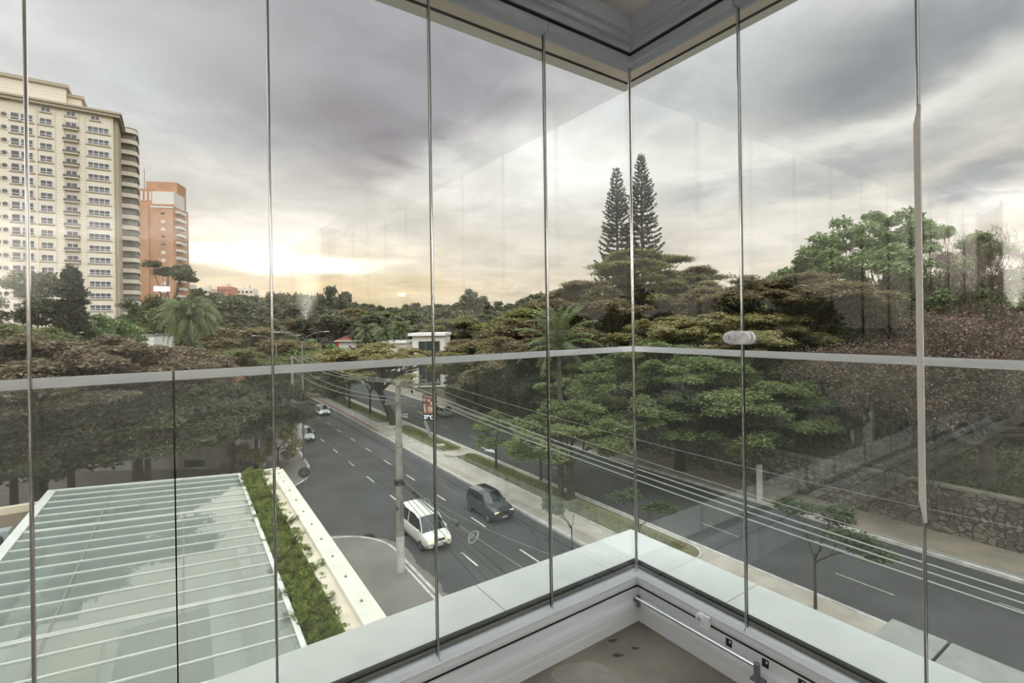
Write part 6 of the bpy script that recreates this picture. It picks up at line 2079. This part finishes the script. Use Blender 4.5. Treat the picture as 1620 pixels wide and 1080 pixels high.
# balcony wing behind its right corner
wc = px(200, 520, 138); wc.z = 0
wing = local_root('balcony_tower', 'rounded balcony tower with dark recesses right of the cream tower', 'building', wc, Uf, Wf)
TZ = EYE + (513 - 205 + 9) / F * 138
def halfround(R, z0, z1, m_mi, n=14, x0=-2.8, x1=5.0, d=-8):
    mb = MB(); P = []
    for k in range(n + 1):
        a = math.pi * k / n - math.pi / 2
        P.append(((x0) + 0, 0, 0))
    pts = [(x1, d), (x1, R * .55)]
    for k in range(n + 1):
        a = math.pi / 2 * k / n; pts.append((x0 + 1.9 - 1.9 * math.sin(a) - (R - 1.9) * .25 * math.sin(a), R * .55 * math.cos(a)))
    pts.append((x0 - (R - 1.9) * .25, d))
    pts = [(x_, y_ * sgn) for x_, y_ in pts]
    if sgn < 0: pts = pts[::-1]
    mb.prism([(x_, y_, z0) for x_, y_ in pts], (0, 0, z1 - z0), m_mi); return mb


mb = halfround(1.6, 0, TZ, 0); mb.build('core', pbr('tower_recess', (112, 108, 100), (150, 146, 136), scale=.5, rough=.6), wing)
nfl = int((TZ - 10) / FLH)
for i in range(nfl + 1):
    z = TZ - 1.0 - i * FLH
    mb = halfround(3.4, z - .2, z + .95, 0); o = mb.build('balcony', tw_m, wing)
    mb = halfround(3.45, z + .95, z + 1.2, 0); mb.build('balcony_rail', slab_m, o)
mb = halfround(2.6, TZ, TZ + .5, 0); mb.build('roof_parapet', tw_m, wing)

# orange brick tower
ob = pbr('orange_brick', (186, 143, 110), (170, 128, 98), scale=.2, rough=.85)
ow = pbr('orange_tower_white', (212, 208, 200), rough=.7)
oc = px(247, 520, 190); oc.z = 0
ot = thing('brick_tower', 'orange brick apartment tower with small windows beside the balcony tower', 'building', oc, math.radians(12))
pxm = 190 / F
OT = EYE + (513 - 322 + 8) * pxm
x0, x1 = -30 * pxm, 30 * pxm
mb = MB(); mb.box((x0, 0, 0), (x1 - 1.0, 14, OT)); mb.build('walls', ob, ot)
mb = MB(); mb.box((x0, 1.5, OT), (-1.0, 12, OT + 6)); mb.build('upper_walls', ob, ot)
mb = MB(); mb.box((-4.5, 4, OT), (6.3, 12, OT + 9.6)); mb.build('roof_house', ob, ot)
mb = MB(); mb.box((-1.0, .6, OT - .5), (x1 - .8, 10, OT + 5.0)); mb.build('white_terrace_wall', ow, ot)
mb = MB(); mb.box((-1.4, -.2, OT - 1.5), (x1 - .6, 0, OT - .9)); mb.build('terrace_rail', ow, ot)
wn = MB(); wn.box((-.7, -.08, 0), (.7, 0, 1.0), 0); wn.box((-.8, -.1, -.12), (.8, 0, 0), 1)
wnm = bpy.data.meshes.new('window'); wnm.from_pydata(wn.v, [], wn.f); wnm.materials.append(win_g); wnm.materials.append(ow); wnm.polygons.foreach_set('material_index', wn.m)
ws = bpy.data.meshes.new('window_shutter'); ws.from_pydata(wn.v, [], wn.f); ws.materials.append(ow)
for i in range(14):
    z = OT - 4.2 - i * 3.0
    for k, x_ in enumerate((-6.2, -1.0, 2.9)):
        if k == 1: continue
        o = obj('window', ws if (i * 7 + k * 3) % 4 < 2 else wnm, ot); o.location = (x_, 0, z)
for k in range(4):
    mb = MB(); mb.box((-6.8 + k * 1.5, 1.35, OT + 1.5), (-6.1 + k * 1.5, 1.5, OT + 5.0)); mb.build('tall_window', ow, ot)
for i in range(15):
    z = OT - 3 - i * 3.0
    mb = MB(); mb.box((x1 - 1.0, 2, z), (x1 + .6, 8, z + .9)); mb.build('balcony', ow, ot)
mb = MB(); mb.tube([(-6, 6, OT + 6), (-6, 6, OT + 15)], .12, 5); mb.build('antenna', galv, ot)
for j, i in enumerate(range(8)):
    mb = MB(); mb.box((-3.2, -.25, OT - 2 - i * 5), (-2.8, 0, OT + 3 - i * 5)); 
mb = MB(); mb.box((-3.4, -.5, 0), (-1.9, 0, OT - .5)); mb.build('brick_pier', pbr('orange_brick', (186, 143, 110)), ot)

# small blocks along the skyline
bw = pbr('far_white', (206, 196, 180), rough=.9); bt = pbr('far_terracotta', (178, 120, 92), rough=.9)
for x_, w_, yt, Yd, m_, lab in ((282, 26, 448, 260, bw, 'pale flats just right of the orange tower on the skyline'), (326, 14, 456, 300, bw, 'small pale block on the skyline left of the reddish block'), (355, 20, 453, 300, bt, 'small reddish block on the skyline'),
                                (388, 24, 456, 320, bw, 'pale stepped block on the skyline right of the reddish block'), (440, 12, 464, 340, bt, 'small low reddish roof on the skyline near the glass joint')):
    c = px(x_, 500, Yd); h_ = px(x_, yt, Yd).z; wd = w_ / F * Yd
    root = thing('distant_building', lab, 'building', Vector((c.x, c.y, 0)), .2)
    mb = MB(); mb.box((-wd / 2, 0, 0), (wd / 2, 12, h_)); mb.build('walls', m_, root)
    mb = MB(); mb.box((-wd * .3, 3, h_), (wd * .12, 8, h_ + 2.2)); mb.build('roof_box', bw, root)
    for k in range(4):
        mb = MB(); xx = -wd / 2 + wd * (k + .5) / 4; mb.box((xx - wd * .07, -.1, h_ - 3.2), (xx + wd * .07, 0, h_ - 1.6)); mb.build('window', win_g, root)

# white block at the foot of the cream tower
c = px(220, 548, 84); root = thing('white_shed', 'low white box building in front of the towers behind the brown tree', 'building', Vector((c.x, c.y, 0)), .1)
mb = MB(); mb.box((-2.4, 0, 0), (2.4, 6, px(220, 532, 84).z)); mb.build('walls', whitep, root)
mb = MB(); mb.box((-2.5, -.1, px(220, 532, 84).z), (2.5, 6, px(220, 532, 84).z + .3)); mb.build('roof_edge', galv, root)

# house with terracotta roof right of centre-left
tile = pbr('terracotta_tiles', (196, 140, 112), (176, 122, 96), scale=2.5, rough=.85)
wh = pbr('house_white', (222, 216, 204), rough=.8)
redp = pbr('red_panel', (186, 34, 34), rough=.6)


def hip_house(label, x_, yeave, Yd, w_, d_, hr, name='house', rot=0.0, red=False):
    c = px(x_, yeave, Yd); root = thing(name, label, 'house', Vector((c.x, c.y, 0)), rot)
    mb = MB(); mb.box((-w_ / 2, 0, 0), (w_ / 2, d_, c.z - .35)); mb.build('walls', wh, root)
    mb = MB(); mb.box((-w_ / 2 - .9, -.9, c.z - .35), (w_ / 2 + .9, d_ + .9, c.z)); mb.build('eaves', ow, root)
    mb = MB(); a, b = w_ / 2 + .7, d_
    mb.add([(-a, -.7, c.z), (a, -.7, c.z), (a, b + .7, c.z), (-a, b + .7, c.z), (-a * .25, b / 2, c.z + hr), (a * .45, b / 2, c.z + hr)], [(0, 1, 5, 4), (1, 2, 5), (2, 3, 4, 5), (3, 0, 4)]); mb.build('tiled_roof', tile, root)
    if red: mb = MB(); mb.box((-w_ / 2 - .8, -.5, c.z - 2.6), (-w_ / 2, .3, c.z - .36)); mb.build('red_panel', redp, root)
    mb = MB(); mb.box((w_ * .1, -.06, c.z - 2.0), (w_ * .3, 0, c.z - .9)); mb.build('window', win_g, root)
    return root


hip_house('white house with orange tiled roof and red panel beyond the avenue', 560, 538, 142, 9.0, 9, 2.4, red=True)
hip_house('house with orange tiled roof half hidden by trees, farther left', 498, 525, 185, 13, 12, 3.6)
hip_house('house with orange tiled roof behind the dark trees at left, below the guardrail edge', 342, 606, 52, 4.0, 7, 1.6, rot=.5)


def shop(label, xa, xb, ytop, Yd, dep, dark=None):
    a = px(xa, ytop, Yd); b = px(xb, ytop, Yd); w_ = b.x - a.x
    root = thing('shop_building', label, 'building', Vector((a.x, a.y, 0)))
    mb = MB(); mb.box((0, 0, 0), (w_, dep, a.z - .6)); mb.build('walls', wh, root)
    mb = MB(); mb.box((-.8, -.8, a.z - .6), (w_ + .3, dep, a.z)); mb.build('roof_slab', pbr('roof_white', (228, 226, 220), rough=.7), root)
    if dark:
        mb = MB(); mb.box((dark[0] * w_, -.1, .5), (dark[1] * w_, 0, a.z - 1.8)); g_ = mb.build('shop_window', pbr('shop_glass', (52, 58, 60), rough=.15), root)
        mb = MB()
        for k in range(4): x__ = w_ * (dark[0] + (dark[1] - dark[0]) * k / 3); mb.box((x__ - .06, -.16, .5), (x__ + .06, -.1, a.z - 1.8))
        mb.build('mullions', galv, g_)
    return root


shop('low white flat roofed building beside the tall palm', 610, 642, 539, 122, 8)
shop('white modern building with dark shop window behind the glass joint', 652, 703, 527, 108, 10, dark=(.2, .85))
# small white letters seen left of the big palm
o = text_obj('wall_lettering', 'ESQUEMA', .62, px(810, 540.5, 74), Vector((1, 0, 0)), Vector((0, 0, 1)), pbr('letters_white', (200, 198, 190)), extrude=.02)
c = px(810, 540.5, 74)
tag(o, 'small white ESQUEMA lettering left of the big palm', 'lettering')
mb = MB(); mb.tube([(c.x - 1.3, c.y + .06, c.z - .24), (c.x + 1.3, c.y + .06, c.z - .24)], .02, 6); mb.tube([(c.x, c.y + .06, 0), (c.x, c.y + .06, c.z - .24)], .04, 6)
tag(mb.build('lettering_frame', galv), 'thin post and rail holding the white lettering', 'frame')
